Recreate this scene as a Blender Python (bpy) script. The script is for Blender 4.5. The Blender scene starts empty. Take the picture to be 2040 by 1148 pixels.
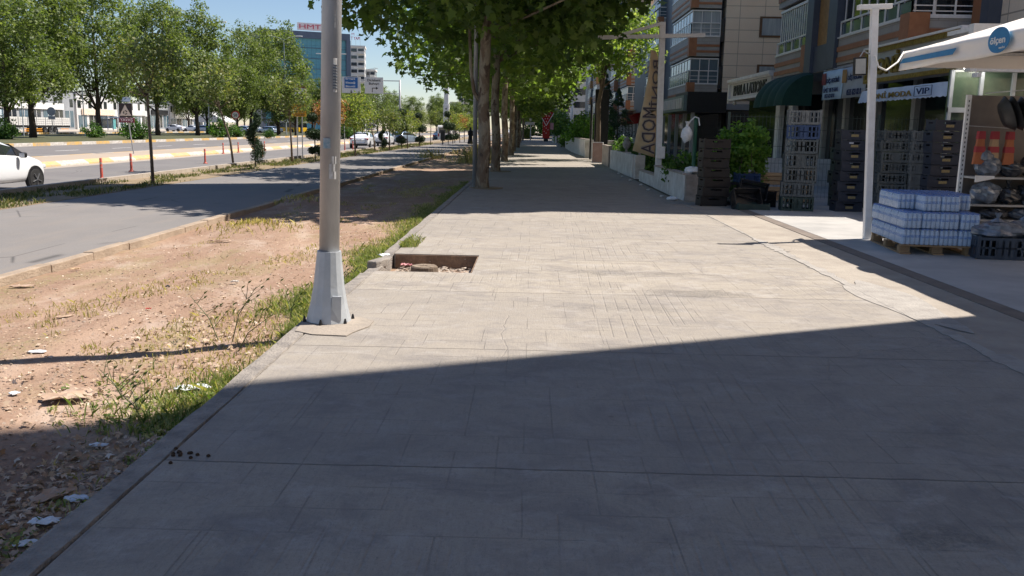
import bpy, math, random
import numpy as np
from mathutils import Vector, Matrix, noise as mn
R=math.radians
rnd=random.Random(7)
S=bpy.context.scene
COL=S.collection
# ------------------------------------------------------------------ camera
F=1750.;CX=1020.;CY=574.;H=1.6
PITCH=math.atan(317/F);ROLL=0.019;YAW=R(1.0947)
def _basis():
    fw=Vector((-math.sin(YAW)*math.cos(PITCH),math.cos(YAW)*math.cos(PITCH),-math.sin(PITCH)))
    r0=Vector((math.cos(YAW),math.sin(YAW),0));u0=r0.cross(fw)
    c,s=math.cos(ROLL),math.sin(ROLL)
    return c*r0+s*u0,-s*r0+c*u0,fw
BR,BU,BF=_basis()
cam=bpy.data.cameras.new('camera');cam.lens=36*F/2040;cam.sensor_width=36;cam.clip_start=.05;cam.clip_end=6000
camo=bpy.data.objects.new('camera',cam);COL.objects.link(camo)
m=Matrix((BR,BU,-BF)).transposed().to_4x4();m.translation=Vector((0,0,H));camo.matrix_world=m
S.camera=camo
# ------------------------------------------------------------------ light
SUN_EL=R(57);SUN_AZ=R(24.5)          # azimuth measured from +X towards +Y
W=bpy.data.worlds.new('World');S.world=W;W.use_nodes=True
nt=W.node_tree;bg=nt.nodes['Background'];sky=nt.nodes.new('ShaderNodeTexSky');sky.sky_type='NISHITA';sky.sun_disc=False
sky.sun_elevation=SUN_EL;sky.sun_rotation=R(90)-SUN_AZ;sky.air_density=1.0;sky.dust_density=.0;sky.ozone_density=2.2
tint=nt.nodes.new('ShaderNodeMix');tint.data_type='RGBA';tint.blend_type='MULTIPLY';tint.inputs[0].default_value=1;tint.inputs[7].default_value=(.97,.985,1.07,1);nt.links.new(sky.outputs[0],tint.inputs[6]);nt.links.new(tint.outputs[2],bg.inputs[0]);bg.inputs[1].default_value=.07
sl=bpy.data.lights.new('sun','SUN');sl.energy=5.0;sl.angle=R(.53);sl.color=(1,.93,.84)
so=bpy.data.objects.new('sun',sl);COL.objects.link(so)
sd=Vector((math.cos(SUN_EL)*math.cos(SUN_AZ),math.cos(SUN_EL)*math.sin(SUN_AZ),math.sin(SUN_EL)))
so.rotation_euler=sd.to_track_quat('Z','Y').to_euler();so.location=(20,0,40)
S.view_settings.view_transform='Standard';S.view_settings.look='None';S.view_settings.exposure=.68;S.view_settings.gamma=1
S.render.engine='CYCLES';S.cycles.max_bounces=6;S.cycles.diffuse_bounces=3;S.cycles.glossy_bounces=3;S.cycles.transmission_bounces=4;S.cycles.transparent_max_bounces=12
# ------------------------------------------------------------------ survey helpers (photo pixel -> point in the place)
def _ray(px,py): return BR*((px-CX)/F)-BU*((py-CY)/F)+BF
def G(px,py,z=0.):
    d=_ray(px,py);t=(z-H)/d.z;return (d.x*t,d.y*t)
def AY(px,py,Y):
    d=_ray(px,py);t=Y/d.y;return Vector((d.x*t,Y,H+d.z*t))
def AX(px,py,X):
    d=_ray(px,py);t=X/d.x;return Vector((X,d.y*t,H+d.z*t))
# ------------------------------------------------------------------ materials
MATS={}
def _n(nt,t,**k):
    n=nt.nodes.new(t)
    for a,b in k.items(): setattr(n,a,b)
    return n
def pm(name,c,c2=None,scale=4,rough=.7,metal=0,bump=0,bscale=None,spec=.4,lo=.35,hi=.65,emit=0,alpha=1,coat=0,trans=0,stretch=None):
    if name in MATS: return MATS[name]
    m=bpy.data.materials.new(name);MATS[name]=m;m.use_nodes=True;nt=m.node_tree;b=nt.nodes['Principled BSDF'];L=nt.links.new
    b.inputs['Roughness'].default_value=rough;b.inputs['Metallic'].default_value=metal;b.inputs['Specular IOR Level'].default_value=spec
    b.inputs['Coat Weight'].default_value=coat;b.inputs['Alpha'].default_value=alpha;b.inputs['Transmission Weight'].default_value=trans
    if c2 is None: c2=tuple(x*.82 for x in c)
    tc=_n(nt,'ShaderNodeTexCoord');mp=_n(nt,'ShaderNodeMapping');L(tc.outputs['Object'],mp.inputs[0])
    if stretch: mp.inputs['Scale'].default_value=stretch
    no=_n(nt,'ShaderNodeTexNoise');no.inputs['Scale'].default_value=scale;no.inputs['Detail'].default_value=6;no.inputs['Roughness'].default_value=.62
    L(mp.outputs[0],no.inputs[0])
    mr=_n(nt,'ShaderNodeMapRange');mr.inputs[1].default_value=lo;mr.inputs[2].default_value=hi;L(no.outputs[0],mr.inputs[0])
    mx=_n(nt,'ShaderNodeMix',data_type='RGBA');L(mr.outputs[0],mx.inputs[0]);mx.inputs[6].default_value=(*c2,1);mx.inputs[7].default_value=(*c,1)
    L(mx.outputs[2],b.inputs['Base Color'])
    if emit: b.inputs['Emission Color'].default_value=(*c,1);b.inputs['Emission Strength'].default_value=emit
    if bump:
        n2=_n(nt,'ShaderNodeTexNoise');n2.inputs['Scale'].default_value=bscale or scale*6;n2.inputs['Detail'].default_value=5;L(mp.outputs[0],n2.inputs[0])
        bp=_n(nt,'ShaderNodeBump');bp.inputs['Strength'].default_value=bump;bp.inputs['Distance'].default_value=.02;L(n2.outputs[0],bp.inputs['Height']);L(bp.outputs[0],b.inputs['Normal'])
    return m
class NB:                                  # tiny node-graph writer for the ground materials
    def __init__(s,name,rough=.9,spec=.3):
        s.m=bpy.data.materials.new(name);s.m.use_nodes=True;s.t=s.m.node_tree;s.b=s.t.nodes['Principled BSDF']
        s.b.inputs['Roughness'].default_value=rough;s.b.inputs['Specular IOR Level'].default_value=spec
        tc=_n(s.t,'ShaderNodeTexCoord');s.co=tc.outputs['Object'];MATS[name]=s.m
    def L(s,a,b): s.t.links.new(a,b)
    def map(s,scale=(1,1,1),rot=0,loc=(0,0,0)):
        n=_n(s.t,'ShaderNodeMapping');n.inputs['Scale'].default_value=scale;n.inputs['Rotation'].default_value=(0,0,rot);n.inputs['Location'].default_value=loc;s.L(s.co,n.inputs[0]);return n.outputs[0]
    def noise(s,sc,det=6,ro=.6,co=None,dist=0):
        n=_n(s.t,'ShaderNodeTexNoise');n.inputs['Scale'].default_value=sc;n.inputs['Detail'].default_value=det;n.inputs['Roughness'].default_value=ro;n.inputs['Distortion'].default_value=dist
        s.L(co if co is not None else s.co,n.inputs[0]);return n.outputs[0]
    def vor(s,sc,feat='DISTANCE_TO_EDGE',co=None):
        n=_n(s.t,'ShaderNodeTexVoronoi',feature=feat);n.inputs['Scale'].default_value=sc;s.L(co if co is not None else s.co,n.inputs[0]);return n.outputs[0]
    def ramp(s,v,a,b,x=0.,y=1.):
        n=_n(s.t,'ShaderNodeMapRange');s.L(v,n.inputs[0]);n.inputs[1].default_value=a;n.inputs[2].default_value=b;n.inputs[3].default_value=x;n.inputs[4].default_value=y;return n.outputs[0]
    def math(s,op,a,b=None,c=None):
        n=_n(s.t,'ShaderNodeMath',operation=op)
        for i,v in enumerate((a,b,c)):
            if v is None: continue
            if isinstance(v,(int,float)): n.inputs[i].default_value=v
            else: s.L(v,n.inputs[i])
        return n.outputs[0]
    def mix(s,f,a,b,mode='MIX'):
        n=_n(s.t,'ShaderNodeMix',data_type='RGBA',blend_type=mode)
        for i,v in ((0,f),(6,a),(7,b)):
            if isinstance(v,(int,float)): n.inputs[i].default_value=v
            elif isinstance(v,tuple): n.inputs[i].default_value=(*v,1)
            else: s.L(v,n.inputs[i])
        return n.outputs[2]
    def brick(s,co,w,h,mortar,off=.5,sq=1):
        n=_n(s.t,'ShaderNodeTexBrick');s.L(co,n.inputs[0]);n.inputs['Scale'].default_value=1;n.inputs['Brick Width'].default_value=w;n.inputs['Row Height'].default_value=h;n.inputs['Mortar Size'].default_value=mortar;n.inputs['Mortar Smooth'].default_value=.3;n.offset=off;n.squash=sq
        return n.outputs['Fac'],n.outputs['Color']
    def xyz(s,co=None):
        n=_n(s.t,'ShaderNodeSeparateXYZ');s.L(co if co is not None else s.co,n.inputs[0]);return n.outputs
    def fin(s,col,h=None,strength=.4,dist=.01,rough=None):
        s.L(col,s.b.inputs['Base Color'])
        if h is not None:
            n=_n(s.t,'ShaderNodeBump');n.inputs['Strength'].default_value=strength;n.inputs['Distance'].default_value=dist;s.L(h,n.inputs['Height']);s.L(n.outputs[0],s.b.inputs['Normal'])
        if rough is not None: s.L(rough,s.b.inputs['Roughness'])
        return s.m
def concrete_mat():
    n=NB('stamped concrete',.88,.3)
    big=n.noise(.55,6,.62);mid=n.noise(4,7,.65);fine=n.noise(60,4,.7);speck=n.noise(220,2,.6)
    c=n.mix(n.ramp(big,.3,.72),(.325,.285,.232),(.415,.36,.29));c=n.mix(n.ramp(mid,.3,.7,0,.5),c,(.285,.255,.225))
    c=n.mix(n.ramp(fine,.35,.65,0,.22),c,(.5,.46,.41));c=n.mix(n.ramp(speck,.62,.72,0,.55),c,(.14,.13,.13))
    # worn, exposed aggregate patches
    wp=n.map((1,1.6,1));w=n.noise(1.4,7,.75,wp,.6);Xp,Yp,Zp=n.xyz();wm=None
    for (px_,py_,sx_,sy_,am) in ((1.25,9.95,1.1,.28,.7),(1.75,8.75,.8,.3,.75),(.9,7.9,.9,.22,.5),(1.7,3.35,.32,.18,.8),(.2,5.9,1.2,.3,.35),(2.4,4.6,.7,.3,.4)):
        d=n.math('ADD',n.math('POWER',n.math('DIVIDE',n.math('SUBTRACT',Xp,px_),sx_),2),n.math('POWER',n.math('DIVIDE',n.math('SUBTRACT',Yp,py_),sy_),2))
        q=n.ramp(n.math('SUBTRACT',n.math('MULTIPLY',n.ramp(w,.3,.7),1.5),d),0.,.55,0,am);wm=q if wm is None else n.math('MAXIMUM',wm,q)
    agg=n.ramp(n.noise(34,4,.8),.42,.6);c=n.mix(n.math('MULTIPLY',wm,n.math('MULTIPLY',agg,.75)),c,(.17,.16,.155))
    # transverse joints
    X,Y,Z=n.xyz();yw=n.math('ADD',Y,n.math('MULTIPLY',n.noise(2.2,5),.05))
    fr=n.math('ABSOLUTE',n.math('SUBTRACT',n.math('FRACT',n.math('DIVIDE',n.math('SUBTRACT',yw,.55),2.3)),.5))
    j=n.ramp(fr,.0,.0032,1,0)
    # ashlar stamp grooves, faint and broken
    wc=n.mix(.012,n.co,n.noise(2.5,3));f1,_=n.brick(wc,.92,.46,.0042,.37);mpp=_n(n.t,'ShaderNodeMapping');mpp.inputs['Location'].default_value=(.31,.23,0);n.L(wc,mpp.inputs[0]);f2,_=n.brick(mpp.outputs[0],.46,.92,.0042,.61)
    g=n.math('MULTIPLY',f1,n.ramp(n.noise(1.1,3),.40,.54));g2=n.math('MULTIPLY',f2,n.ramp(n.noise(1.3,3,.6,n.map((1,1,1),0,(7,3,1))),.46,.58))
    gr=n.math('MAXIMUM',g,g2)
    Xg,Yg,Zg=n.xyz();xs=n.math('ADD',Xg,n.math('MULTIPLY',Yg,-.03));comb=n.ramp(n.math('ABSOLUTE',n.math('SUBTRACT',n.math('FRACT',n.math('MULTIPLY',xs,9.5)),.5)),0,.10,1,0)
    band=n.math('MULTIPLY',n.ramp(n.math('ABSOLUTE',n.math('SUBTRACT',Xg,1.05)),.38,.55,1,0),n.ramp(n.noise(1.7,4,.6,n.map((1,1,1),0,(1,6,2))),.46,.56))
    band2=n.math('MULTIPLY',n.ramp(n.noise(.8,4,.6,n.map((1,1,1),0,(21,6,2))),.56,.62),.55);comb=n.math('MULTIPLY',comb,n.math('MAXIMUM',band,band2))
    # wandering cracks
    wn=_n(n.t,'ShaderNodeTexNoise');wn.inputs['Scale'].default_value=1.6;wn.inputs['Detail'].default_value=5;n.L(n.co,wn.inputs[0]);cc=n.mix(.22,n.co,wn.outputs[1])
    cr=n.ramp(n.vor(.5,'DISTANCE_TO_EDGE',cc),.0,.0028,1,0);cr=n.math('MULTIPLY',cr,n.ramp(n.noise(.8,2,.5,n.map((1,1,1),0,(3,9,2))),.50,.58))
    lines=n.math('MAXIMUM',n.math('MAXIMUM',n.math('MAXIMUM',j,n.math('MULTIPLY',comb,.3)),n.math('MULTIPLY',n.math('MULTIPLY',gr,n.ramp(n.noise(7,4,.7),.3,.6,.2,1)),.7)),n.math('MULTIPLY',cr,.25))
    c=n.mix(n.math('MULTIPLY',lines,.62),c,(.10,.092,.088))
    # brushed strokes
    st=n.noise(9,5,.7,n.map((7,.5,1)));c=n.mix(n.ramp(st,.45,.72,0,.3),c,(.25,.225,.205))
    bl=n.noise(1.9,7,.72,n.map((1,1.3,1),0,(11,5,0)),.8);c=n.mix(n.ramp(bl,.47,.66,0,.7),c,(.215,.195,.185));bl2=n.noise(3.1,7,.75,n.map((1,1.2,1),0,(2,15,0)),.5);c=n.mix(n.ramp(bl2,.50,.66,0,.65),c,(.43,.395,.36))
    gw_=n.noise(38,5,.8,n.map((1,.35,1),.6));c=n.mix(n.ramp(gw_,.52,.68,0,.45),c,(.19,.175,.165));pits=n.noise(120,3,.8,n.map((1,.6,1)));c=n.mix(n.ramp(pits,.58,.70,0,.65),c,(.13,.12,.115))
    slab=_n(n.t,'ShaderNodeTexWhiteNoise',noise_dimensions='1D');n.L(n.math('FLOOR',n.math('ADD',n.math('DIVIDE',n.math('SUBTRACT',yw,.55),2.3),.5)),slab.inputs['W']);c=n.mix(n.ramp(slab.outputs[0],0,1,0,.35),c,(.24,.22,.205))
    st2=n.noise(6,5,.7,n.map((.35,9,1)));c=n.mix(n.ramp(st2,.56,.72,0,.4),c,(.24,.22,.21))
    # spots of old dirt / gum
    sp=n.ramp(n.vor(2.3,'F1'),.03,.055,1,0);c=n.mix(n.math('MULTIPLY',sp,n.ramp(n.noise(1.7,2),.5,.6,0,.6)),c,(.1,.095,.09))
    hh=n.math('SUBTRACT',n.math('ADD',n.math('MULTIPLY',fine,.35),n.math('MULTIPLY',n.math('MULTIPLY',wm,agg),.6)),n.math('MULTIPLY',lines,1.6))
    hh=n.math('ADD',hh,n.math('MULTIPLY',st,.3))
    return n.fin(c,hh,.8,.012)
def dirt_mat():
    n=NB('red brown dirt',.95,.15)
    a=n.noise(.5,6,.6,None,.4);b=n.noise(5,8,.7);f=n.noise(45,5,.7)
    c=n.mix(n.ramp(a,.35,.65),(.28,.175,.125),(.37,.255,.19));c=n.mix(n.ramp(b,.35,.7,0,.6),c,(.42,.30,.215));c=n.mix(n.ramp(f,.4,.65,0,.55),c,(.22,.13,.085))
    X,Y,Z=n.xyz()                                     # tyre-worn tracks run along the strip
    tr=n.noise(2.2,4,.55,n.map((1.3,.12,1)));c=n.mix(n.ramp(tr,.52,.66,0,.55),c,(.43,.30,.22))
    g=n.math('MULTIPLY',n.ramp(n.noise(.8,6,.65,n.map((1.2,.35,1),0,(4,1,0))),.50,.60),n.ramp(n.noise(28,4,.7),.42,.62));c=n.mix(n.math('MULTIPLY',g,.7),c,(.25,.24,.10))
    c=n.mix(n.ramp(n.noise(1.3,7,.7,n.map((1,.6,1),0,(8,2,0)),.6),.50,.66,0,.6),c,(.50,.40,.33));c=n.mix(n.ramp(n.noise(12,6,.8),.52,.70,0,.5),c,(.17,.10,.07));pal=n.ramp(n.vor(26,'F1'),.10,.2,1,0);c=n.mix(n.math('MULTIPLY',pal,n.ramp(n.noise(7,3),.45,.6,0,.8)),c,(.52,.44,.36))
    hh=n.math('ADD',n.math('MULTIPLY',b,.7),n.math('ADD',n.math('MULTIPLY',f,.35),n.math('MULTIPLY',pal,.3)))
    return n.fin(c,hh,.9,.03)
def asphalt_mat(name,c1,c2,dust=.35,sc=1.,mark=None):
    n=NB(name,.85,.35)
    a=n.noise(.35*sc,6,.6);f=n.noise(90,4,.8);s=n.noise(3,6,.6,n.map((1,.15,1)))
    c=n.mix(n.ramp(a,.35,.65),c1,c2);c=n.mix(n.ramp(f,.35,.7,0,.45),c,tuple(x*1.7 for x in c2));c=n.mix(n.ramp(s,.5,.72,0,dust),c,(.27,.23,.19))
    v=n.ramp(n.vor(.45,'DISTANCE_TO_EDGE',n.map((1,.6,1))),0,.008,1,0);c=n.mix(n.math('MULTIPLY',v,n.ramp(n.noise(.6,2),.5,.56,0,.7)),c,(.03,.03,.03))
    return n.fin(c,f,.35,.006)
def kerb_mat(name,painted=False,seg=1.,base=((.36,.31,.26),(.46,.40,.34)),phase=0):
    n=NB(name,.9,.25);X,Y,Z=n.xyz();a=n.noise(2.5,6,.65);f=n.noise(50,4,.7)
    c=n.mix(n.ramp(a,.3,.7),*base)
    if painted:
        t=n.math('FRACT',n.math('DIVIDE',n.math('ADD',Y,phase),painted*2));yl=n.math('GREATER_THAN',t,.5)
        p=n.mix(yl,(.78,.75,.70),(.82,.47,.06));c=n.mix(n.ramp(n.noise(3.3,6,.75,n.map((1,.6,1.5))),.34,.62,*((.92,.15) if seg>1 else (.62,.12))),c,p)
    j=n.ramp(n.math('ABSOLUTE',n.math('SUBTRACT',n.math('FRACT',Y if not painted else n.math('DIVIDE',Y,.5*painted)),.5)),0,.01,1,0);c=n.mix(n.math('MULTIPLY',j,.7),c,(.1,.09,.08))
    c=n.mix(n.ramp(f,.5,.75,0,.35),c,(.2,.18,.16))
    return n.fin(c,n.math('SUBTRACT',f,n.math('MULTIPLY',j,2)),.5,.008)
def tile_mat(name,c,c2,w,h,mort=(.25,.22,.2),msz=.012,vert=True,bump=.3):
    n=NB(name,.65,.35);X,Y,Z=n.xyz();cb=_n(n.t,'ShaderNodeCombineXYZ');n.L(n.math('ADD',X,Y),cb.inputs[0]);n.L(Z,cb.inputs[1])
    fct,_=n.brick(cb.outputs[0],w,h,msz,.5 if not vert else 0);a=n.noise(1.2,5,.6);b=n.noise(14,5,.7)
    cc=n.mix(n.ramp(a,.3,.7),c,c2);cc=n.mix(n.ramp(b,.4,.7,0,.25),cc,tuple(x*.7 for x in c));cc=n.mix(n.math('MULTIPLY',fct,.75),cc,mort)
    return n.fin(cc,n.math('MULTIPLY',fct,-1),bump,.01)
def leaf_mat(name,cols,trans=.35,rough=.5):
    if name in MATS: return MATS[name]
    m=bpy.data.materials.new(name);MATS[name]=m;m.use_nodes=True;nt=m.node_tree;b=nt.nodes['Principled BSDF'];o=nt.nodes['Material Output'];L=nt.links.new
    at=_n(nt,'ShaderNodeAttribute',attribute_name='var');r=_n(nt,'ShaderNodeValToRGB');L(at.outputs['Fac'],r.inputs[0])
    e=r.color_ramp.elements
    while len(e)<len(cols): e.new(.5)
    for i,cx in enumerate(cols): e[i].position=i/(len(cols)-1);e[i].color=(*cx,1)
    L(r.outputs[0],b.inputs['Base Color']);b.inputs['Roughness'].default_value=rough;b.inputs['Specular IOR Level'].default_value=.35
    tr=_n(nt,'ShaderNodeBsdfTranslucent');mu=_n(nt,'ShaderNodeMix',data_type='RGBA',blend_type='MULTIPLY');mu.inputs[0].default_value=1;L(r.outputs[0],mu.inputs[6]);mu.inputs[7].default_value=(1.9,2.1,.8,1);L(mu.outputs[2],tr.inputs[0])
    ms=_n(nt,'ShaderNodeMixShader');ms.inputs[0].default_value=trans;L(b.outputs[0],ms.inputs[1]);L(tr.outputs[0],ms.inputs[2]);L(ms.outputs[0],o.inputs[0])
    return m
def bark_mat():
    n=NB('mottled plane bark',.9,.2);a=n.noise(3.2,5,.6,n.map((1,1,.45)),.5);b=n.noise(30,4,.7,n.map((1,1,.3)))
    c=n.mix(n.ramp(a,.46,.54),(.20,.145,.10),(.34,.29,.215));c=n.mix(n.ramp(n.noise(6,4,.6,n.map((1,1,.5),0,(3,3,3))),.56,.62),c,(.115,.08,.06));c=n.mix(n.ramp(b,.4,.7,0,.4),c,(.12,.09,.07))
    return n.fin(c,n.math('ADD',a,n.math('MULTIPLY',b,.5)),.6,.03)
# ------------------------------------------------------------------ mesh builder
class MB:
    def __init__(s): s.v=[];s.f=[]
    def add(s,vs,fs):
        o=len(s.v);s.v+=[tuple(v) for v in vs];s.f+=[tuple(i+o for i in f) for f in fs];return s
    def box(s,x0,x1,y0,y1,z0,z1):
        if x0>x1: x0,x1=x1,x0
        if y0>y1: y0,y1=y1,y0
        if z0>z1: z0,z1=z1,z0
        return s.add([(x0,y0,z0),(x1,y0,z0),(x1,y1,z0),(x0,y1,z0),(x0,y0,z1),(x1,y0,z1),(x1,y1,z1),(x0,y1,z1)],[(0,3,2,1),(4,5,6,7),(0,1,5,4),(1,2,6,5),(2,3,7,6),(3,0,4,7)])
    def cbox(s,c,d,M=None):
        vs=[Vector((c[0]+sx*d[0]/2,c[1]+sy*d[1]/2,c[2]+sz*d[2]/2)) for sz in(-1,1) for sx,sy in((-1,-1),(1,-1),(1,1),(-1,1))]
        if M is not None: vs=[M@v for v in vs]
        return s.add(vs,[(0,3,2,1),(4,5,6,7),(0,1,5,4),(1,2,6,5),(2,3,7,6),(3,0,4,7)])
    def bar(s,a,b,w,h=None):
        a=Vector(a);b=Vector(b);h=h or w;d=(b-a).normalized();u=Vector((0,0,1)) if abs(d.z)<.95 else Vector((0,1,0));r=d.cross(u).normalized();u=r.cross(d)
        vs=[p+r*sx*w/2+u*sy*h/2 for p in(a,b) for sx,sy in((-1,-1),(1,-1),(1,1),(-1,1))]
        return s.add(vs,[(0,1,2,3),(7,6,5,4),(0,4,5,1),(1,5,6,2),(2,6,7,3),(3,7,4,0)])
    def tube(s,pts,rs,n=8,cap=True):
        pts=[Vector(p) for p in pts]
        if not hasattr(rs,'__len__'): rs=[rs]*len(pts)
        vs=[];fs=[];prev=None
        for i,p in enumerate(pts):
            d=(pts[min(i+1,len(pts)-1)]-pts[max(i-1,0)]).normalized()
            u=prev if prev is not None else (Vector((1,0,0)) if abs(d.x)<.8 else Vector((0,1,0)))
            a=(u-d*u.dot(d)).normalized();b=d.cross(a);prev=a
            for k in range(n):
                t=2*math.pi*k/n;vs.append(p+(a*math.cos(t)+b*math.sin(t))*rs[i])
        for i in range(len(pts)-1):
            for k in range(n): fs.append((i*n+k,i*n+(k+1)%n,(i+1)*n+(k+1)%n,(i+1)*n+k))
        if cap: fs.append(tuple(range(n))[::-1]);fs.append(tuple((len(pts)-1)*n+k for k in range(n)))
        return s.add(vs,fs)
    def lathe(s,prof,n=12,c=(0,0,0),rot=0,M=None):
        vs=[];fs=[]
        for r,z in prof:
            for k in range(n):
                t=2*math.pi*k/n+rot;v=Vector((c[0]+r*math.cos(t),c[1]+r*math.sin(t),c[2]+z));vs.append(M@v if M is not None else v)
        for i in range(len(prof)-1):
            for k in range(n): fs.append((i*n+k,i*n+(k+1)%n,(i+1)*n+(k+1)%n,(i+1)*n+k))
        fs.append(tuple(range(n))[::-1]);fs.append(tuple((len(prof)-1)*n+k for k in range(n)))
        return s.add(vs,fs)
    def prism(s,poly,a,b,axis='y'):
        f={'y':lambda p,t:(p[0],t,p[1]),'x':lambda p,t:(t,p[0],p[1]),'z':lambda p,t:(p[0],p[1],t)}[axis];n=len(poly)
        vs=[f(p,a) for p in poly]+[f(p,b) for p in poly]
        return s.add(vs,[tuple(range(n)),tuple(range(2*n-1,n-1,-1))]+[(i,i+n,(i+1)%n+n,(i+1)%n) for i in range(n)])
    def quad(s,a,b,c,d): return s.add([a,b,c,d],[(0,1,2,3)])
    def mesh(s,name,mat,smooth=False):
        me=bpy.data.meshes.new(name);me.from_pydata(s.v,[],s.f)
        if mat: me.materials.append(mat)
        if smooth: me.polygons.foreach_set('use_smooth',[True]*len(me.polygons))
        me.update();return me
    def obj(s,name,mat,parent=None,smooth=False,bevel=0,loc=None,label=None,sub=0):
        o=bpy.data.objects.new(name,s.mesh(name,mat,smooth));COL.objects.link(o)
        if parent: o.parent=parent
        if loc: o.location=loc
        if bevel:
            b=o.modifiers.new('b','BEVEL');b.width=bevel;b.segments=2;b.limit_method='ANGLE';b.angle_limit=R(40)
        if sub: u=o.modifiers.new('s','SUBSURF');u.levels=sub;u.render_levels=sub
        if label: o['label']=label
        return o
def tag(o,label=None,cat=None,group=None,kind=None):
    if label:o['label']=label
    if cat:o['category']=cat
    if group:o['group']=group
    if kind:o['kind']=kind
    return o
def thing(name,label,cat,loc=(0,0,0),rz=0,group=None):
    o=bpy.data.objects.new(name,None);o.empty_display_size=.2;COL.objects.link(o);o.location=loc;o.rotation_euler=(0,0,rz);return tag(o,label,cat,group)
def copy_tree(o,parent=None,loc=None,rz=None,label=None,scale=None,group=None):
    c=o.copy();COL.objects.link(c)
    if parent is not None:c.parent=parent
    if loc is not None:c.location=loc
    if rz is not None:c.rotation_euler=(0,0,rz)
    if scale is not None:c.scale=(scale,)*3 if not hasattr(scale,'__len__') else scale
    if label:c['label']=label
    if group:c['group']=group
    for ch in list(o.children): copy_tree(ch,c)
    return c
def text(s,w,parent,mat,loc,rot,h=None,ext=.006,name='lettering',bold=0,spacing=1.):
    cu=bpy.data.curves.new('t','FONT');cu.body=s;cu.extrude=ext;cu.offset=bold;cu.align_x='CENTER';cu.align_y='CENTER';cu.space_character=spacing;cu.resolution_u=2
    t=bpy.data.objects.new('t',cu);me=bpy.data.meshes.new_from_object(t)
    bpy.data.objects.remove(t)
    co=np.zeros(len(me.vertices)*3);me.vertices.foreach_get('co',co);co=co.reshape(-1,3)
    mn,mxx=co.min(0),co.max(0);c=(mn+mxx)/2;co-=c;k=w/(mxx[0]-mn[0]);ky=(h/(mxx[1]-mn[1])) if h else k
    co[:,0]*=k;co[:,1]*=ky;me.vertices.foreach_set('co',co.ravel());me.update()
    me.materials.clear();me.materials.append(mat)
    o=bpy.data.objects.new(name,me);COL.objects.link(o);o.parent=parent;o.location=loc;o.rotation_euler=rot;return o
FACE_CAM=(R(90),0,0);FACE_ST=(R(90),0,R(-90));FACE_R=(R(90),0,R(90))
struct=lambda o:tag(o,kind='structure')
# ------------------------------------------------------------------ foliage
LOBED=[(0,0),(.16,-.04),(.42,.10),(.26,.30),(.60,.52),(.24,.55),(.14,.72),(0,1.05),(-.14,.72),(-.24,.55),(-.60,.52),(-.26,.30),(-.42,.10),(-.16,-.04)]
OVAL=[(0,0),(.26,.3),(.24,.7),(0,1),(-.24,.7),(-.26,.3)]
DIAM=[(0,0),(.36,.45),(0,1),(-.36,.45)]
TUFT=[(0,0),(.5,.25),(.2,.42),(.55,.8),(.05,.7),(-.3,1.),(-.22,.5),(-.55,.35)]
def leaves(name,mat,centers,radii,counts,size,shape=OVAL,seed=0,up=.6,parent=None,flat=1.,vbias=0,as_mesh=False,out=None):
    g=np.random.default_rng(seed);C=np.repeat(np.array(centers,float),counts,0);Rr=np.repeat(np.array(radii,float),counts);N=len(C)
    d=g.normal(size=(N,3));d/=np.linalg.norm(d,axis=1)[:,None];rad=Rr*g.random(N)**.45
    P=C+d*rad[:,None]*np.array([1,1,flat])
    nrm=d*.5+np.array([0,0,up])+g.normal(size=(N,3))*.55;nrm/=np.linalg.norm(nrm,axis=1)[:,None]
    t=g.normal(size=(N,3));t[:,2]-=.5;t-=nrm*(t*nrm).sum(1)[:,None];t/=np.linalg.norm(t,axis=1)[:,None];b=np.cross(nrm,t)
    T=np.array(shape);k=len(T);sz=size*(.65+.7*g.random(N))
    V=P[:,None,:]+sz[:,None,None]*(T[None,:,0,None]*b[:,None,:]+(T[None,:,1,None]-.5)*t[:,None,:]-(np.abs(T[:,0])*.35+(T[:,1]-.5)**2*.35)[None,:,None]*nrm[:,None,:])
    me=bpy.data.meshes.new(name);me.vertices.add(N*k);me.vertices.foreach_set('co',V.ravel());me.loops.add(N*k);me.loops.foreach_set('vertex_index',np.arange(N*k))
    me.polygons.add(N);me.polygons.foreach_set('loop_start',np.arange(N)*k);me.polygons.foreach_set('loop_total',np.full(N,k))
    me.materials.append(mat);a=me.attributes.new('var','FLOAT','FACE')
    cv=np.repeat(g.random(len(centers)),counts);a.data.foreach_set('value',np.clip(.45*cv+.55*g.random(N)+vbias,0,1));me.update();me.validate()
    if as_mesh: return me
    o=bpy.data.objects.new(name,me);COL.objects.link(o)
    if parent:o.parent=parent
    return o
def crown_pts(n,c,r,seed,low=-.75,top=1,shell=.5,taper=0):
    g=np.random.default_rng(seed);out=[]
    while len(out)<n:
        d=g.normal(size=3);d/=np.linalg.norm(d);q=d*(shell+(1-shell)*g.random()**.6)
        if q[2]<low: continue
        if taper and math.hypot(q[0],q[1])>1-taper*max(0,q[2]): continue
        w=1+.16*math.sin(3*math.atan2(d[1],d[0])+seed)+.1*math.sin(5*d[2]+seed*2)
        out.append((c[0]+q[0]*r[0]*w,c[1]+q[1]*r[1]*w,c[2]+q[2]*r[2]))
    return out
def limbs(mb,base,pts,k,r0,seed):
    g=random.Random(seed)
    for p in g.sample(pts,k):
        b=Vector(base);e=Vector(p);m=b.lerp(e,.5)+Vector((g.uniform(-.3,.3),g.uniform(-.3,.3),-.1*(e-b).length));mb.tube([b,b.lerp(m,.6),m,m.lerp(e,.6),e],[r0,r0*.8,r0*.55,r0*.35,r0*.12],6)
ORDN=['first','second','third','fourth','fifth','sixth','seventh','eighth','ninth']
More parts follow.
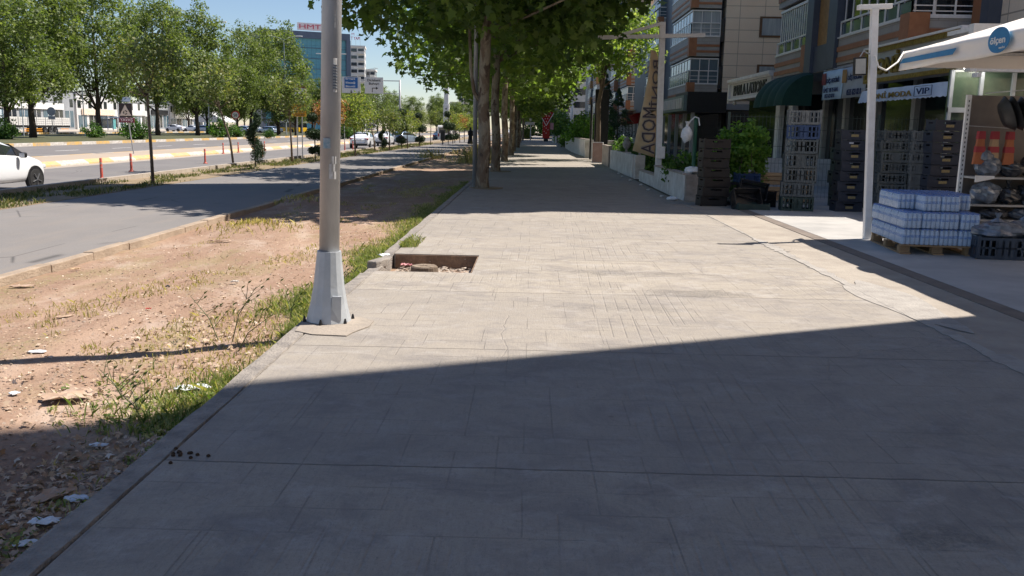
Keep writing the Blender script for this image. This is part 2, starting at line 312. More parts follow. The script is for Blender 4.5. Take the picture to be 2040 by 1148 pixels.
# ------------------------------------------------------------------ common materials
M_CONC=concrete_mat();M_DIRT=dirt_mat();M_BARK=bark_mat()
M_PATH=asphalt_mat('path asphalt',(.155,.145,.14),(.20,.185,.175),.4)
M_ROAD=asphalt_mat('road asphalt',(.135,.125,.125),(.17,.16,.155),.25)
M_KERB=kerb_mat('plain kerb');M_KERBP=kerb_mat('painted kerb',2.5,2);M_KERBW=kerb_mat('worn painted kerb',2.5,1,((.36,.30,.235),(.45,.38,.305)),1.1)
M_SKERB=pm('rough kerb concrete',(.36,.32,.28),(.21,.19,.175),7,.92,bump=.9,bscale=55);M_GROUND=pm('dusty ground',(.42,.34,.27),(.34,.28,.21),.05,.95)
M_PATIO=pm('smooth pale patio concrete',(.50,.48,.455),(.37,.36,.345),1.3,.55,bump=.15,bscale=40)
M_TAN=pm('tan worn concrete',(.39,.345,.29),(.30,.26,.22),2.,.9,bump=.5,bscale=30)
M_MORTAR=pm('grey mortar patch',(.40,.37,.335),(.30,.275,.25),5,.9,bump=.6,bscale=40)
M_GALV=pm('galvanised steel',(.52,.52,.52),(.34,.34,.35),3.2,.5,.35,bump=.08,bscale=60,stretch=(1,1,.3))
M_GALVP=pm('grey painted steel',(.50,.53,.56),(.42,.45,.48),6,.5,.25,bump=.1)
M_WHITE=pm('white paint',(.80,.79,.77),(.66,.64,.61),5,.5);M_WHITEM=pm('white metal paint',(.82,.81,.80),(.72,.70,.68),9,.35)
M_BLACK=pm('black plastic',(.02,.02,.022),(.012,.012,.014),9,.45);M_RUB=pm('tyre rubber',(.025,.025,.026),(.018,.018,.019),20,.8)
M_DARKG=pm('dark glass',(.02,.025,.03),(.015,.018,.022),2,.06,spec=.9);M_GLASS=pm('blue tinted glass',(.10,.16,.20),(.06,.10,.13),1.2,.08,spec=.9)
M_CURT=pm('pale curtain behind glass',(.42,.46,.48),(.22,.26,.29),3,.12,spec=.8,stretch=(1,9,.1))
M_BROWN=pm('brown cladding',(.38,.17,.085),(.29,.125,.06),3,.6);M_ORNG=pm('ochre cladding',(.42,.24,.09),(.30,.17,.06),6,.55,bump=.3,bscale=25)
M_NAVY=pm('navy grey cladding',(.085,.10,.135),(.065,.08,.11),3,.5);M_STONE=tile_mat('grey split stone cladding',(.42,.40,.375),(.32,.31,.295),.9,.16,msz=.01,vert=False)
M_BEIGE=tile_mat('beige facade tile',(.78,.63,.49),(.80,.67,.53),1.55,.72,(.24,.19,.15),.02)
M_BEIGE2=tile_mat('beige facade tile small',(.60,.52,.43),(.66,.57,.48),1.2,.5,(.24,.19,.15),.02)
M_WWALL=pm('weathered whitewash',(.70,.68,.64),(.50,.47,.43),3,.85,bump=.4,bscale=20);M_MARB=pm('stained stone slab',(.42,.36,.31),(.24,.20,.17),4,.6)
M_SHED=pm('pale render',(.66,.65,.63),(.56,.55,.53),.5,.8);M_GREYR=pm('grey render',(.36,.37,.38),(.28,.29,.30),.5,.8)
M_WOOD=pm('rough pallet wood',(.42,.27,.15),(.28,.17,.09),4,.85,bump=.4,stretch=(1,6,6));M_WOOD2=pm('pale plywood',(.50,.36,.22),(.40,.27,.16),3,.8,stretch=(1,1,8))
M_BARK2=pm('grey brown bark',(.20,.15,.11),(.12,.09,.065),14,.9,bump=.6,stretch=(1,1,.25))
M_TLEAF=leaf_mat('plane leaves',[(.055,.09,.026),(.09,.14,.037),(.14,.20,.052),(.23,.29,.085)],.45)
M_MLEAF=leaf_mat('olive green tree leaves',[(.035,.055,.018),(.085,.12,.035),(.165,.205,.065),(.29,.32,.13)],.36)  # the leaves' own olive greens, varied at random
M_OLEAF=leaf_mat('yellowing leaves',[(.09,.13,.04),(.15,.19,.06),(.23,.25,.07),(.36,.30,.07)],.4);M_OLIV=leaf_mat('olive leaves',[(.07,.10,.035),(.12,.155,.055),(.18,.20,.08),(.26,.22,.10)],.35)
M_RLEAF=leaf_mat('reddish leaves',[(.16,.12,.05),(.28,.14,.07),(.36,.17,.09),(.34,.22,.10)],.4)
M_SLEAF=leaf_mat('shrub leaves',[(.025,.06,.015),(.045,.10,.022),(.08,.16,.03),(.16,.26,.04)],.3)
M_CLEAF=leaf_mat('conifer needles',[(.03,.06,.03),(.05,.09,.045),(.07,.12,.055),(.10,.15,.07)],.15)
M_TOPI=leaf_mat('clipped topiary',[(.014,.03,.014),(.022,.045,.018),(.035,.065,.022),(.05,.08,.03)],.1)
M_GRASS=leaf_mat('weedy grass',[(.09,.14,.035),(.16,.21,.06),(.28,.28,.12),(.44,.38,.21)],.3,.6)
M_DRYG=leaf_mat('dry grass',[(.20,.20,.07),(.34,.28,.12),(.45,.36,.19),(.52,.42,.26)],.3,.6)
# ------------------------------------------------------------------ the ground
YN,YF=-25,420
HX0,HX1,HY0,HY1=-1.73,-.64,9.72,11.12
def slab(name,mat,x0,x1,z,y0=YN,y1=YF,zb=None):
    return struct(MB().box(x0,x1,y0,y1,(zb if zb is not None else z-.35),z).obj(name,mat))
struct(MB().add([(-3000,-400,-.7),(3000,-400,-.7),(3000,5000,-.7),(-3000,5000,-.7)],[(0,1,2,3)]).obj('ground',M_GROUND))
sw=MB();sw.box(-1.73,3.47,YN,HY0,-.3,0);sw.box(HX1,3.47,HY0,HY1,-.3,0);sw.box(-1.73,3.47,HY1,YF,-.3,0);struct(sw.obj('sidewalk',M_CONC))
kb=MB();kr=random.Random(3);vs=[];fs=[];ys=[];y=YN
while y<150: ys.append(y);y+=.06 if 1.5<y<14 else .5
for y in ys:
    pit=HY0-.05<y<HY1+.05;w=.012*mn.noise(Vector((0,y*2.3,0)))+.006*mn.noise(Vector((3,y*11,0)));e=.012*mn.noise(Vector((9,y*1.7,0)))+.006*mn.noise(Vector((5,y*9,0)));t=-.02*abs(mn.noise(Vector((7,y*.9,0))))-(.035 if pit else 0)
    vs+=[(-1.895+e,y,-.4),(-1.89+e,y,t-.015),(-1.875+e,y,t),(-1.752+w,y,t+.004),(-1.747+w,y,t-.008),(-1.747+w,y,-.4)]
for a in range(len(ys)-1):
    for k in range(5): q=a*6+k;fs.append((q,q+6,q+7,q+1))
fs.append((5,4,3,2,1,0));kb.add(vs,fs)
struct(kb.obj('sidewalk_kerb',M_SKERB))

def sheet(name,mat,x0,x1,y0,y1,dx,dy,fz,seed=0):
    nx=int((x1-x0)/dx)+1;ys=[];y=y0
    while y<y1: ys.append(y);y+=dy*(1 if y<30 else 4 if y<90 else 15)
    ys.append(y1);vs=[];fs=[]
    for yy in ys:
        for i in range(nx+1):
            x=x0+(x1-x0)*i/nx;vs.append((x,yy,fz(x,yy)))
    for j in range(len(ys)-1):
        for i in range(nx): a=j*(nx+1)+i;fs.append((a,a+1,a+nx+2,a+nx+1))
    return struct(MB().add(vs,fs).obj(name,mat,smooth=True))
def dz(x,y):
    z=-.15+.035*mn.noise(Vector((x*.9,y*.5,0)))+.018*mn.noise(Vector((x*3,y*3,4)))
    z+=.13*math.exp(-((x+4.6)**2*3+(y-14.6)**2*1.4)) # small heap by the kerb
    z+=.16*math.exp(-((x+5.1)**2*2+(y-19.5)**2*.6))
    e=min(x+5.5,-1.88-x);return z if e>.05 else min(z,-.14)
sheet('dirt_strip',M_DIRT,-5.56,-1.8,YN,YF,.11,.14,dz)
struct(MB().box(HX0-.1,HX1+.1,HY0-.1,HY1+.1,-.5,-.19).obj('tree_pit_floor',M_DIRT))
M_PITE=pm('earthy slab edge',(.30,.20,.13),(.17,.11,.075),6,.95,bump=.9,bscale=30)
struct(MB().box(HX0+.02,HX1-.002,HY1-.02,HY1-.001,-.19,-.012).obj('pit_edge',M_PITE));struct(MB().box(HX1-.02,HX1-.001,HY0,HY1-.02,-.19,-.014).obj('pit_edge',M_PITE))
kb=MB();y=YN
while y<140:
    L=1. if y<60 else 5
    j=kr.uniform(-.008,.008);kb.box(-5.70+j,-5.56+j,y+.003,y+L-.003,-.4,-.05+kr.uniform(-.01,.006));y+=L
struct(kb.obj('path_kerb',pm('tan kerb concrete',(.42,.33,.25),(.31,.24,.18),3.5,.92,bump=.7,bscale=40),bevel=.01))
slab('path',M_PATH,-10.0,-5.70,-.085,zb=-.5)
M_STRIP=pm('planting strip soil',(.30,.22,.15),(.20,.16,.09),1.5,.95,bump=.8,bscale=15)
slab('planting_strip',M_STRIP,-11.75,-10.0,-.075,zb=-.5)
slab('service_road_kerb',M_KERB,-11.93,-11.75,.05,zb=-.6)
slab('service_road',M_ROAD,-20.8,-11.93,-.4,zb=-.6)
md=MB();md.prism([(-24.4,-.6),(-24.4,-.2),(-21.25,-.2),(-21.25,-.6)][::-1],YN,YF,'y');struct(md.obj('narrow_median',MATS['dusty ground']))
md=MB();md.prism([(-21.25,-.6),(-21.25,-.19),(-21.12,-.185),(-20.88,-.33),(-20.8,-.6)][::-1],YN,YF,'y');struct(md.obj('narrow_median_kerb',M_KERBW));struct(MB().box(-24.6,-24.4,YN,YF,-.6,-.19).obj('narrow_median_kerb',M_KERBW))
slab('median_gutter',pm('dusty gutter',(.42,.36,.30),(.34,.29,.24),1.5,.9),-20.8,-20.1,-.394,zb=-.42)
slab('main_road',M_ROAD,-38.3,-24.6,-.4,zb=-.62)
slab('median_kerb',M_KERBP,-38.65,-38.3,-.16,zb=-.6);slab('median_kerb',M_KERBP,-63.3,-62.95,.02,zb=-.6)
slab('median_ground',pm('mown green verge',(.045,.06,.025),(.11,.10,.05),.5,.95,bump=.5),-62.95,-38.65,-.2,zb=-.6)
slab('far_road',M_ROAD,-84,-63.3,-.4,zb=-.62)
slab('far_pavement',pm('pale far pavement',(.5,.44,.37),(.42,.37,.31),.4,.9),-130,-84,-.25,zb=-.62)
lane=MB()
for k in range(40): lane.box(-31.5,-31.36,10+k*8,13+k*8,-.3999,-.396)
struct(lane.obj('lane_markings',M_WHITE))
# right side: tan band, patio, mortar seam
slab('tan_border',M_TAN,3.47,4.42,-.004,y1=22,zb=-.3)
struct(MB().box(4.42,4.62,YN,22,-.3,.004).obj('patio_edge_strip',pm('dark stone edging',(.22,.18,.15),(.16,.13,.11),3,.7)))
struct(MB().box(4.62,14,YN,34,-.3,.008).obj('patio',M_PATIO))
slab('garden_ground',pm('garden soil',(.16,.12,.08),(.09,.08,.05),1,.95),3.47,60,-.02,y0=22,zb=-.4)
sm=MB();g=random.Random(5);y=2.
while y<20:                                                     # ragged mortar seam between sidewalk and border
    L=g.uniform(.35,.9);w=g.uniform(.02,.10) if 5.5<y<13 else g.uniform(.01,.03);x=3.47
    n=7;P=[(x-w*g.uniform(.4,1),y+L*i/n) for i in range(n+1)]+[(x+w*g.uniform(.6,1.6),y+L*(n-i)/n) for i in range(n+1)];sm.prism(P,.003,.0055+g.uniform(0,.002),'z');y+=L
struct(sm.obj('mortar_seam',M_MORTAR))
pt=MB();P=[(3.62+.28*math.cos(t)*(1+.2*math.sin(3*t)),8.5+1.2*math.sin(t)*(1+.15*math.cos(5*t))) for t in [i*math.pi/12 for i in range(24)]];pt.prism(P,.0025,.0048,'z');struct(pt.obj('mortar_patch',M_MORTAR))
tag(MB().prism([G(588,661),G(622,668),G(690,671),G(703,664),G(735,652),G(745,641),G(720,634),G(640,632),G(606,640)],.0035,.009,'z').obj('mortar_collar',pm('sandy mortar',(.37,.315,.26),(.30,.26,.22),5,.9,bump=.5)),kind='structure')
# ------------------------------------------------------------------ lamp posts
LX,LY=G(655,640)
lp=thing('lamp_post','grey steel lamp post with a flared faceted base, nearest to the viewer','lamp post',(LX,LY,0))
MB().tube([(0,0,.3),(.01,0,3),(.02,0,6),(.02,0,9)],[.082,.077,.07,.06],20).obj('pole',M_GALV,lp,smooth=True)
b=MB();prof=[(.185,.012),(.15,.16),(.127,.30),(.101,.555),(.098,.59)];b.lathe(prof,14,rot=.1);b.obj('base_cover',M_GALVP,lp)
MB().cbox((.075,-.140,.14),(.075,.02,.2),Matrix.Rotation(R(8),4,'Z')).obj('access_cover',M_GALVP,lp,bevel=.004)
MB().lathe([(.165,0),(.165,.014)],14).obj('base_shadow_ring',M_BLACK,lp)  # black ring stands for the dark shadow gap under the base cover
for k in range(6): MB().lathe([(.014,0),(.014,.02),(.006,.05)],6,(.2*math.cos(k*1.05+.4),.2*math.sin(k*1.05+.4),.004)).obj('anchor_bolt',M_BLACK,lp)
MB().tube([(.02,0,9),(.6,0,9.5),(1.6,0,9.75)],.04,8).obj('arm',M_GALV,lp);MB().cbox((1.9,0,9.74),(.7,.25,.1)).obj('lamp_head',M_GALVP,lp,bevel=.03)
def sticker(z0,z1,a0,a1,mat,nm='sticker',r=.0835,sc=5):
    m=MB();n=6;g=random.Random(int(z0*1000))
    for i in range(n):
        for j in range(3):
            t0=a0+(a1-a0)*i/n;t1=a0+(a1-a0)*(i+1)/n;s0=z0+(z1-z0)*j/3;s1=z0+(z1-z0)*(j+1)/3
            if nm=='torn_paper' and g.random()<.35: continue
            m.quad(*(Vector((math.cos(t)*r,math.sin(t)*r,s)) for t,s in((t0,s0),(t1,s0),(t1,s1),(t0,s1))))
    return m.obj(nm,mat,lp)
M_PAPR=pm('torn paper',(.75,.74,.72),(.55,.53,.5),30,.8);M_TEAL=pm('faded teal sticker',(.10,.25,.33),(.6,.62,.62),14,.6)
sticker(1.42,1.50,R(-115),R(-75),M_TEAL,r=.0838);sticker(1.18,1.36,R(-80),R(-40),M_PAPR,'torn_paper');sticker(1.86,2.12,R(-62),R(-38),M_PAPR,r=.083)
sticker(2.35,2.47,R(-55),R(-30),pm('black scrawl',(.05,.05,.05),(.6,.6,.6),25,.7),r=.0825);sticker(2.62,2.72,R(-60),R(-38),M_PAPR,'torn_paper',r=.083)
lb=MB()
for k in range(9): lb.cbox((.083*math.cos(R(-50)),.083*math.sin(R(-50)),1.89+k*.022),(.03,.03,.006))
lb.obj('sticker_print',pm('print ink',(.1,.12,.15),None,9,.6),lp)
lp.rotation_euler=(0,R(1.4),0)
l2=thing('lamp_post','slim pale lamp post standing just left of the first plane trunk','lamp post',(-1.54,24.15,0))
MB().tube([(0,0,0),(0,0,9)],[.062,.05],12).obj('pole',M_GALV,l2,smooth=True)
MB().tube([(0,0,9),(.8,0,9.5),(1.6,0,9.7)],.04,8).obj('arm',M_GALV,l2)
# ------------------------------------------------------------------ plane trees along the sidewalk
def plane_tree(label,loc,seed,r=(4.6,4.6,4.2),cz=7.3,trunk=.19,nl=340,bare=3.4,droop=0,leafn=30,lean=(0,0),size=.25):
    t=thing('plane_tree',label,'tree',loc,0,'plane trees along the sidewalk')
    pts=crown_pts(nl,(lean[0],lean[1],cz),r,seed,low=-.8)
    pts=[p for p in pts if p[2]>bare+ (0.25*math.hypot(p[0],p[1])-.3 if droop<=0 else 0) - droop]
    top=(lean[0]*.6,lean[1]*.6,cz)
    g=random.Random(seed);w=lambda:g.uniform(-.06,.06)
    mb=MB();mb.tube([(0,0,-.1),(w()*.5,w()*.5,.25),(w(),w(),1.2),(w(),w(),2.4),(lean[0]*.2+w(),lean[1]*.2,3.8),(lean[0]*.4,lean[1]*.4,5.4),top],[trunk*1.25,trunk*1.05,trunk,trunk*.93,trunk*.85,trunk*.6,trunk*.3],14)
    for zz in(4.0,4.6,5.2,5.8): limbs(mb,(lean[0]*.15,lean[1]*.15,zz),pts,4,trunk*.26,seed+int(zz*10))
    mb.obj('trunk',M_BARK,t,smooth=True)
    leaves('crown',M_TLEAF,pts,[.85]*len(pts),leafn,size,LOBED,seed,.7,t,.75)
    return t
T1=plane_tree('nearest plane tree with mottled peeling bark and a wide dark crown',(-1.32,23.95,0),11,(4.7,4.9,4.0),7.2,.165,430,3.75,0.0,34,(.45,-.8),.25)
limb=MB();limb.tube([(-.1,0,2.3),(-.25,0,2.55),(-.34,.05,3.1),(-.4,.1,4.4)],[.05,.05,.045,.04],8);limb.obj('side_limb',M_BARK,T1,smooth=True)
T2=plane_tree('second plane tree, straight dark trunk behind the mottled one',(-1.35,33.5,0),12,(4.7,4.9,4.1),7.1,.165,330,3.3,.15,26,(0,0),.26)
ty=[44.3,54.0,66,78,90]
lbs=['third plane tree from the viewer, trunk half hidden by the second','fourth plane tree in the sidewalk row','fifth plane tree in the sidewalk row','sixth plane tree in the sidewalk row','seventh plane tree, far along the sidewalk']
for i,y in enumerate(ty):
    copy_tree(T2,loc=(-1.35+.1*(i%2),y,0),rz=1.3*i+.7,label=lbs[i],scale=(1.02,1.02,.93-.03*i))
for i,(x,y) in enumerate([(-1.4,108),(-1.3,126),(-1.4,146),(-1.2,170)]):
    copy_tree(T2,loc=(x,y,0),rz=2.1*i,label=['small distant plane tree, eighth in the sidewalk row','ninth plane tree of the sidewalk row, far off','tenth plane tree of the sidewalk row, far off','last distant plane tree closing the sidewalk row'][i],scale=.8)
# ring of soil round the first trunks
for x,y in((-1.3,23.95),(-1.3,33.5)):
    m=MB();P=[(x+.1+.42*math.cos(a*.35)*(1+.15*math.sin(a*2.2)),y+.5*math.sin(a*.35)) for a in range(18)];m.prism(P,.004,.02,'z');struct(m.obj('soil_patch',M_STRIP))
# ------------------------------------------------------------------ median trees on the left
def big_tree(label,loc,seed,h=14,r=4.6,n=190,ln=26,size=.5,mat=None,group='tall trees on the wide median'):
    t=thing('roadside_tree',label,'tree',loc,0,group);cz=h*.60;rz=h*.42
    pts=crown_pts(n,(0,0,cz),(r,r,rz),seed,low=-.9,shell=.4,taper=.42)
    mb=MB();mb.tube([(0,0,-.1),(.05,0,1),(-.05,.05,2.5),(.1,0,5),(0,0,h*.85)],[.4,.33,.29,.2,.05],10);limbs(mb,(0,0,3.),pts,6,.12,seed);limbs(mb,(0,0,5.5),pts,6,.1,seed+1)
    mb.obj('trunk',pm('dark bark',(.075,.055,.042),(.045,.035,.028),14,.9,bump=.6,stretch=(1,1,.25)),t,smooth=True);leaves('crown',mat or M_MLEAF,pts,[r*.23]*len(pts),int(ln*2.3),size*.58,TUFT,seed,.5,t,.8);return t
z2=-.2
A=big_tree('tall leafy tree behind the flatbed truck cab, nearest the left edge',(*G(66,274,z2),z2),21,18,5.4,230)
Bt=big_tree('tall leafy tree left of the slow-down sign',(*G(198,271,z2),z2),22,19,6.2,260,size=.52)
Ct=big_tree('dense tree with rounded top right of the leaning sapling',(*G(555,268,z2),z2),23,20,6.0,240,26,.55)
copy_tree(A,loc=(*G(18,277,z2),z2),rz=2,label='tree cut by the left edge of the photo',scale=(.85,.85,.75))
copy_tree(A,loc=(*G(315,270,z2),z2),rz=4,label='tall tree right of the slow-down sign, behind the slim sapling',scale=(.95,.95,1.05))
copy_tree(Ct,loc=(*G(394,270,z2),z2),rz=1,label='tall tree standing beside the pale lamp pole of the median',scale=(.9,.9,.93))
copy_tree(Bt,loc=(AY(500,260,150).x,150,z2),rz=3,label='tree with a pointed top between the pole and the spiral topiary',scale=(.8,.8,.95))
copy_tree(Bt,loc=(-46.5,140,z2),rz=1,label='tree above the round dark hedge of the median',scale=(.7,.7,.66))
far=[(-43.5,176,.62,'median tree above the yellow bus'),(-43,150,.46,'lower tree between the spiral topiary and the tourism sign'),(-42,195,.62,'tree beneath the glass office block'),(-41,215,.62,'tree seen just left of the near lamp pole'),(-40,150,.5,'tree directly under the two overhead road signs'),(-40.5,178,.58,'bright tree right of the overhead road signs'),(-41,208,.66,'broad tree left of the tall pale tower'),(-41,236,.68,'slim tree near the end of the median row'),(-41,262,.6,'last low tree of the median row'),(-52,200,.62,'rear tree between median and far road'),(-55,150,.7,'rear dark tree seen over the parked cars')]
for i,(x,y,s,l) in enumerate(far): copy_tree((A,Bt,Ct)[i%3],loc=(x,y,z2),rz=i*1.7,label=l,scale=s)
for i in range(9):
    copy_tree((A,Ct)[i%2],loc=(-40+(i%3)*5,300+i*26,-.4),rz=i,label='distant skyline tree, '+ORDN[i]+' beyond the end of the median row',scale=.7,group='distant trees on the skyline')
for i in range(7):
    copy_tree((Bt,Ct)[i%2],loc=(-95-(i%2)*14,245+i*24,-.4),rz=i*2,label='background tree, '+ORDN[i]+' from the left behind the far shops',scale=.8,group='trees behind the far shops')
# ------------------------------------------------------------------ young trees on the planting strip
def young(label,px,py,h,cr,lean,mat,seed,n=60,ln=30,size=.13,y=None):
    x,yy=G(px,py,-.07) if y is None else (px,y)
    t=thing('young_tree',label,'tree',(x,yy,-.08),0,'young trees on the planting strip')
    cz=h-cr*.85;pts=crown_pts(n,(lean,0,cz),(cr,cr,cr*.85),seed,low=-.9,shell=.2)
    mb=MB();mb.tube([(0,0,-.05),(lean*.12,0,cz*.3),(lean*.5,0,cz*.6),(lean,0,cz)],[.05,.045,.04,.02],8);limbs(mb,(lean*.6,0,cz*.72),pts,7,.022,seed)
    mb.obj('trunk',M_BARK2,t,smooth=True);leaves('crown',mat,pts,[cr*.34]*len(pts),ln,size,OVAL,seed,.4,t);return t
Y1=young('slim young olive-green tree beside the slow-down sign',305,366,4.1,1.0,-.05,M_OLIV,31,100,20,.10)
Y2=young('young tree with a trunk leaning strongly to the left',465,328,4.2,1.15,-.75,M_OLIV,32,100,20,.12)
Y3=young('yellow-green young tree in front of the bus',582,325,3.7,1.0,-.1,M_OLIV,33,80,20,.12)
Y4=young('young tree with reddish leaves half hidden by the near lamp pole',650,316,3.3,.95,.15,M_RLEAF,34,70,y=None)
Y5=young('bright yellow young tree in front of the white sedan',708,311,3.35,1.25,-.1,M_OLEAF,35,90,24,.13)
Y6=young('dark young tree in front of the second white sedan',776,300,3.1,1.2,0,M_OLIV,36,80,24,.13)
for i,(px,py,s,l,src) in enumerate([(812,296,.85,'young tree right of the silver car',Y5),(836,291,.85,'small yellow tree before the white van',Y3),(858,288.5,.9,'thin tree just left of the white van',Y3),(902,286,1.,'yellow tree right of the tower foot',Y5),(916,284.5,1.,'rusty-leaved tree beside the walking person in black',Y4),(925,283,1.,'farthest yellow tree of the planting strip',Y5)]):
    x,y=G(px,py,-.07);copy_tree(src,loc=(x,y,-.08),rz=i,label=l,scale=s)
for i,y in enumerate((124,138,152,170)): copy_tree(Y5,loc=(-10.5,y,-.08),rz=i,label=['tiny far strip tree just past the walking person','second tiny strip tree past the walking person','third tiny strip tree past the walking person','most distant tiny tree of the planting strip'][i],scale=1.0)
young('thin bare-stemmed sapling beside the spiral topiary',747,302,3.6,.8,-.55,M_MLEAF,37,30,20)
# topiaries
def spiral(label,px,py,h,seed):
    x,y=G(px,py,-.07);t=thing('spiral_topiary',label,'topiary',(x,y,-.08),0,'clipped topiaries on the planting strip')
    pts=[];rad=[]
    for i in range(46):
        u=i/45;a=-1.2+u*2*math.pi*1.35;rr=.17*(1-.3*u);pts.append((rr*math.cos(a)*1.1,rr*math.sin(a),.18*h+u*h*.76));rad.append(.125*h*(1.12-.55*u) if u<.93 else .07*h)
    MB().tube([(0,0,0),(0,0,h*.5),(0,0,h*.9)],.03,7).obj('stem',M_BARK2,t);leaves('foliage',M_TOPI,pts,rad,170,.05,OVAL,seed,.1,t);return t
SP=spiral('dark spiral-clipped topiary beside the leaning tree',509,332,2.15,41);spiral('smaller dark curved topiary before the second white sedan',762,299,1.75,42)
def balls(label,px,py,spec,seed,sc=1):
    x,y=G(px,py,-.07);t=thing('ball_topiary',label,'topiary',(x,y,-.08),0,'clipped topiaries on the planting strip')
    h=max(s[2] for s in spec);MB().tube([(0,0,0),(0,0,h)],.03,7).obj('stem',M_BARK2,t)
    for dx,dy,z,r in spec:
        pts=[(dx,dy,z)];leaves('foliage_ball',M_TOPI,pts,[r],int(2600*r*2),.05+.02*r,OVAL,seed,.1,t,.85)
    return t
BT=balls('topiary of stacked dark balls just left of the near lamp pole',628,318,[(-.1,0,2.05,.28),(-.12,0,1.25,.36),(.25,0,1.2,.36),(-.15,0,.45,.22),(.2,0,.5,.3)],43)
for px,py,l,s in((800,296,'dark three-ball topiary in front of the silver car',1.35),(835,291.5,'rounded topiary beside the silver car bonnet',1.3),(893,286.5,'two dark balls on a stem in front of the white van',1.5),(906,285,'round topiary right of the white van',1.5)):
    x,y=G(px,py,-.07);copy_tree(BT,loc=(x,y,-.08),rz=px,label=l,scale=s)
# ------------------------------------------------------------------ grass and weeds (nobody could count the blades)
def blades(name,mat,P,hh,w,seed,label):
    g=np.random.default_rng(seed);P=np.array(P);N=len(P);a=g.random(N)*6.283;h=np.array(hh)*(.5+.9*g.random(N));ln=g.normal(size=(N,2))*.55*h[:,None]
    dx=np.cos(a)*w;dy=np.sin(a)*w;V=np.zeros((N,5,3));z0=P[:,2]-.01
    V[:,0]=np.c_[P[:,0]-dx,P[:,1]-dy,z0];V[:,1]=np.c_[P[:,0]+dx,P[:,1]+dy,z0]
    V[:,2]=np.c_[P[:,0]+dx*.8+ln[:,0]*.4,P[:,1]+dy*.8+ln[:,1]*.4,P[:,2]+h*.6];V[:,4]=np.c_[P[:,0]-dx*.8+ln[:,0]*.4,P[:,1]-dy*.8+ln[:,1]*.4,P[:,2]+h*.6];V[:,3]=np.c_[P[:,0]+ln[:,0],P[:,1]+ln[:,1],P[:,2]+h]
    me=bpy.data.meshes.new(name);me.vertices.add(N*5);me.vertices.foreach_set('co',V.ravel());me.loops.add(N*5);me.loops.foreach_set('vertex_index',np.arange(N*5));me.polygons.add(N);me.polygons.foreach_set('loop_start',np.arange(N)*5);me.polygons.foreach_set('loop_total',np.full(N,5))
    me.materials.append(mat);at=me.attributes.new('var','FLOAT','FACE');at.data.foreach_set('value',g.random(N));me.update()
    o=bpy.data.objects.new(name,me);COL.objects.link(o);return tag(o,label,'grass',kind='stuff')
g=random.Random(9);P=[];hh=[]
while len(P)<17000:
    y=2.6+g.random()**1.25*26;d=abs(g.gauss(0,.15+.13*math.sin(y*.9)**2))*(1.3 if 5<y<8.5 else 1);x=-1.92-d
    if x<-3.2 or (y<4.7 and g.random()<.95) or (y<5.6 and g.random()<.4) or (y>12.5 and g.random()<.5): continue
    k=mn.noise(Vector((x*1.5,y*.7,3)))*.5+.5
    if 12<y<17 : k+=.1
    if k<.42 and g.random()<.85: continue
    P.append((x,y,dz(x,y)));hh.append(.03+.07*k*(1 if y>4.6 else .4)*(1.25 if 5<y<8.5 else .9))
for i in range(900):                                            # tuft growing over the pavement by the pit
    P.append((-1.74+g.random()**2*.22,11.7+abs(g.gauss(0,.5)),.0));hh.append(.05)
blades('weeds',M_GRASS,P,hh,.0038,1,'green weeds along the sidewalk kerb')
P=[];hh=[]
while len(P)<9000:
    y=3+g.random()**1.3*26;x=-4.9+g.random()*2.9;k=mn.noise(Vector((x*1.1+4,y*.35,7)))+.5*mn.noise(Vector((x*4,y*3,2)))
    if k<.22: continue
    P.append((x,y,dz(x,y)));hh.append(.018+.03*g.random())
blades('sparse_grass',M_DRYG,P,hh,.004,2,'sparse dry grass scattered over the dirt strip')
P=[];hh=[]
while len(P)<11000:
    y=14+g.random()**1.5*80;x=-11.7+g.random()*1.7
    if mn.noise(Vector((x*1.6,y*.5,1)))<-.02: continue
    P.append((x,y,-.075));hh.append(.045+.04*g.random()+y*.0006)
blades('strip_grass',leaf_mat('strip grass',[(.05,.08,.025),(.09,.12,.035),(.17,.17,.06),(.32,.27,.14)],.2),P,hh,.012,3,'green and straw grass of the planting strip')  # blade colours darkened to carry the shade of the trees
P=[];hh=[]
for cx,cy,n,h,rr in((-4.6,14.6,260,.08,.4),(-5.1,19.3,160,.08,.35),(-2.9,45,400,.5,.6),(-3.0,52,300,.8,.3),(-3.6,60,300,.4,.9),(-5.7,50,200,.5,.4)):
    for i in range(n):
        x=cx+g.gauss(0,rr);y=cy+g.gauss(0,rr);P.append((x,y,dz(x,y)));hh.append(h)
blades('dry_tufts',M_DRYG,P,hh,.01,4,'straw-coloured dry tufts on the dirt strip')
g=random.Random(19);P=[]
while len(P)<1500:
    y=3.2+g.random()**1.2*20;x=-1.93-abs(g.gauss(0,.13+.13*math.sin(y*.9)**2))*(1.4 if 5<y<8.5 else 1)
    if mn.noise(Vector((x*1.5,y*.7,3)))<-.1 or (y<4.8 and g.random()<.9) or (y>13 and g.random()<.6): continue
    P.append((x,y,dz(x,y)+.02))
tag(leaves('weed_leaves',M_GRASS,P,[.05]*len(P),9,.028,OVAL,5,.8,None,.5),'low broad-leaved weeds matted along the sidewalk kerb','weeds',kind='stuff')
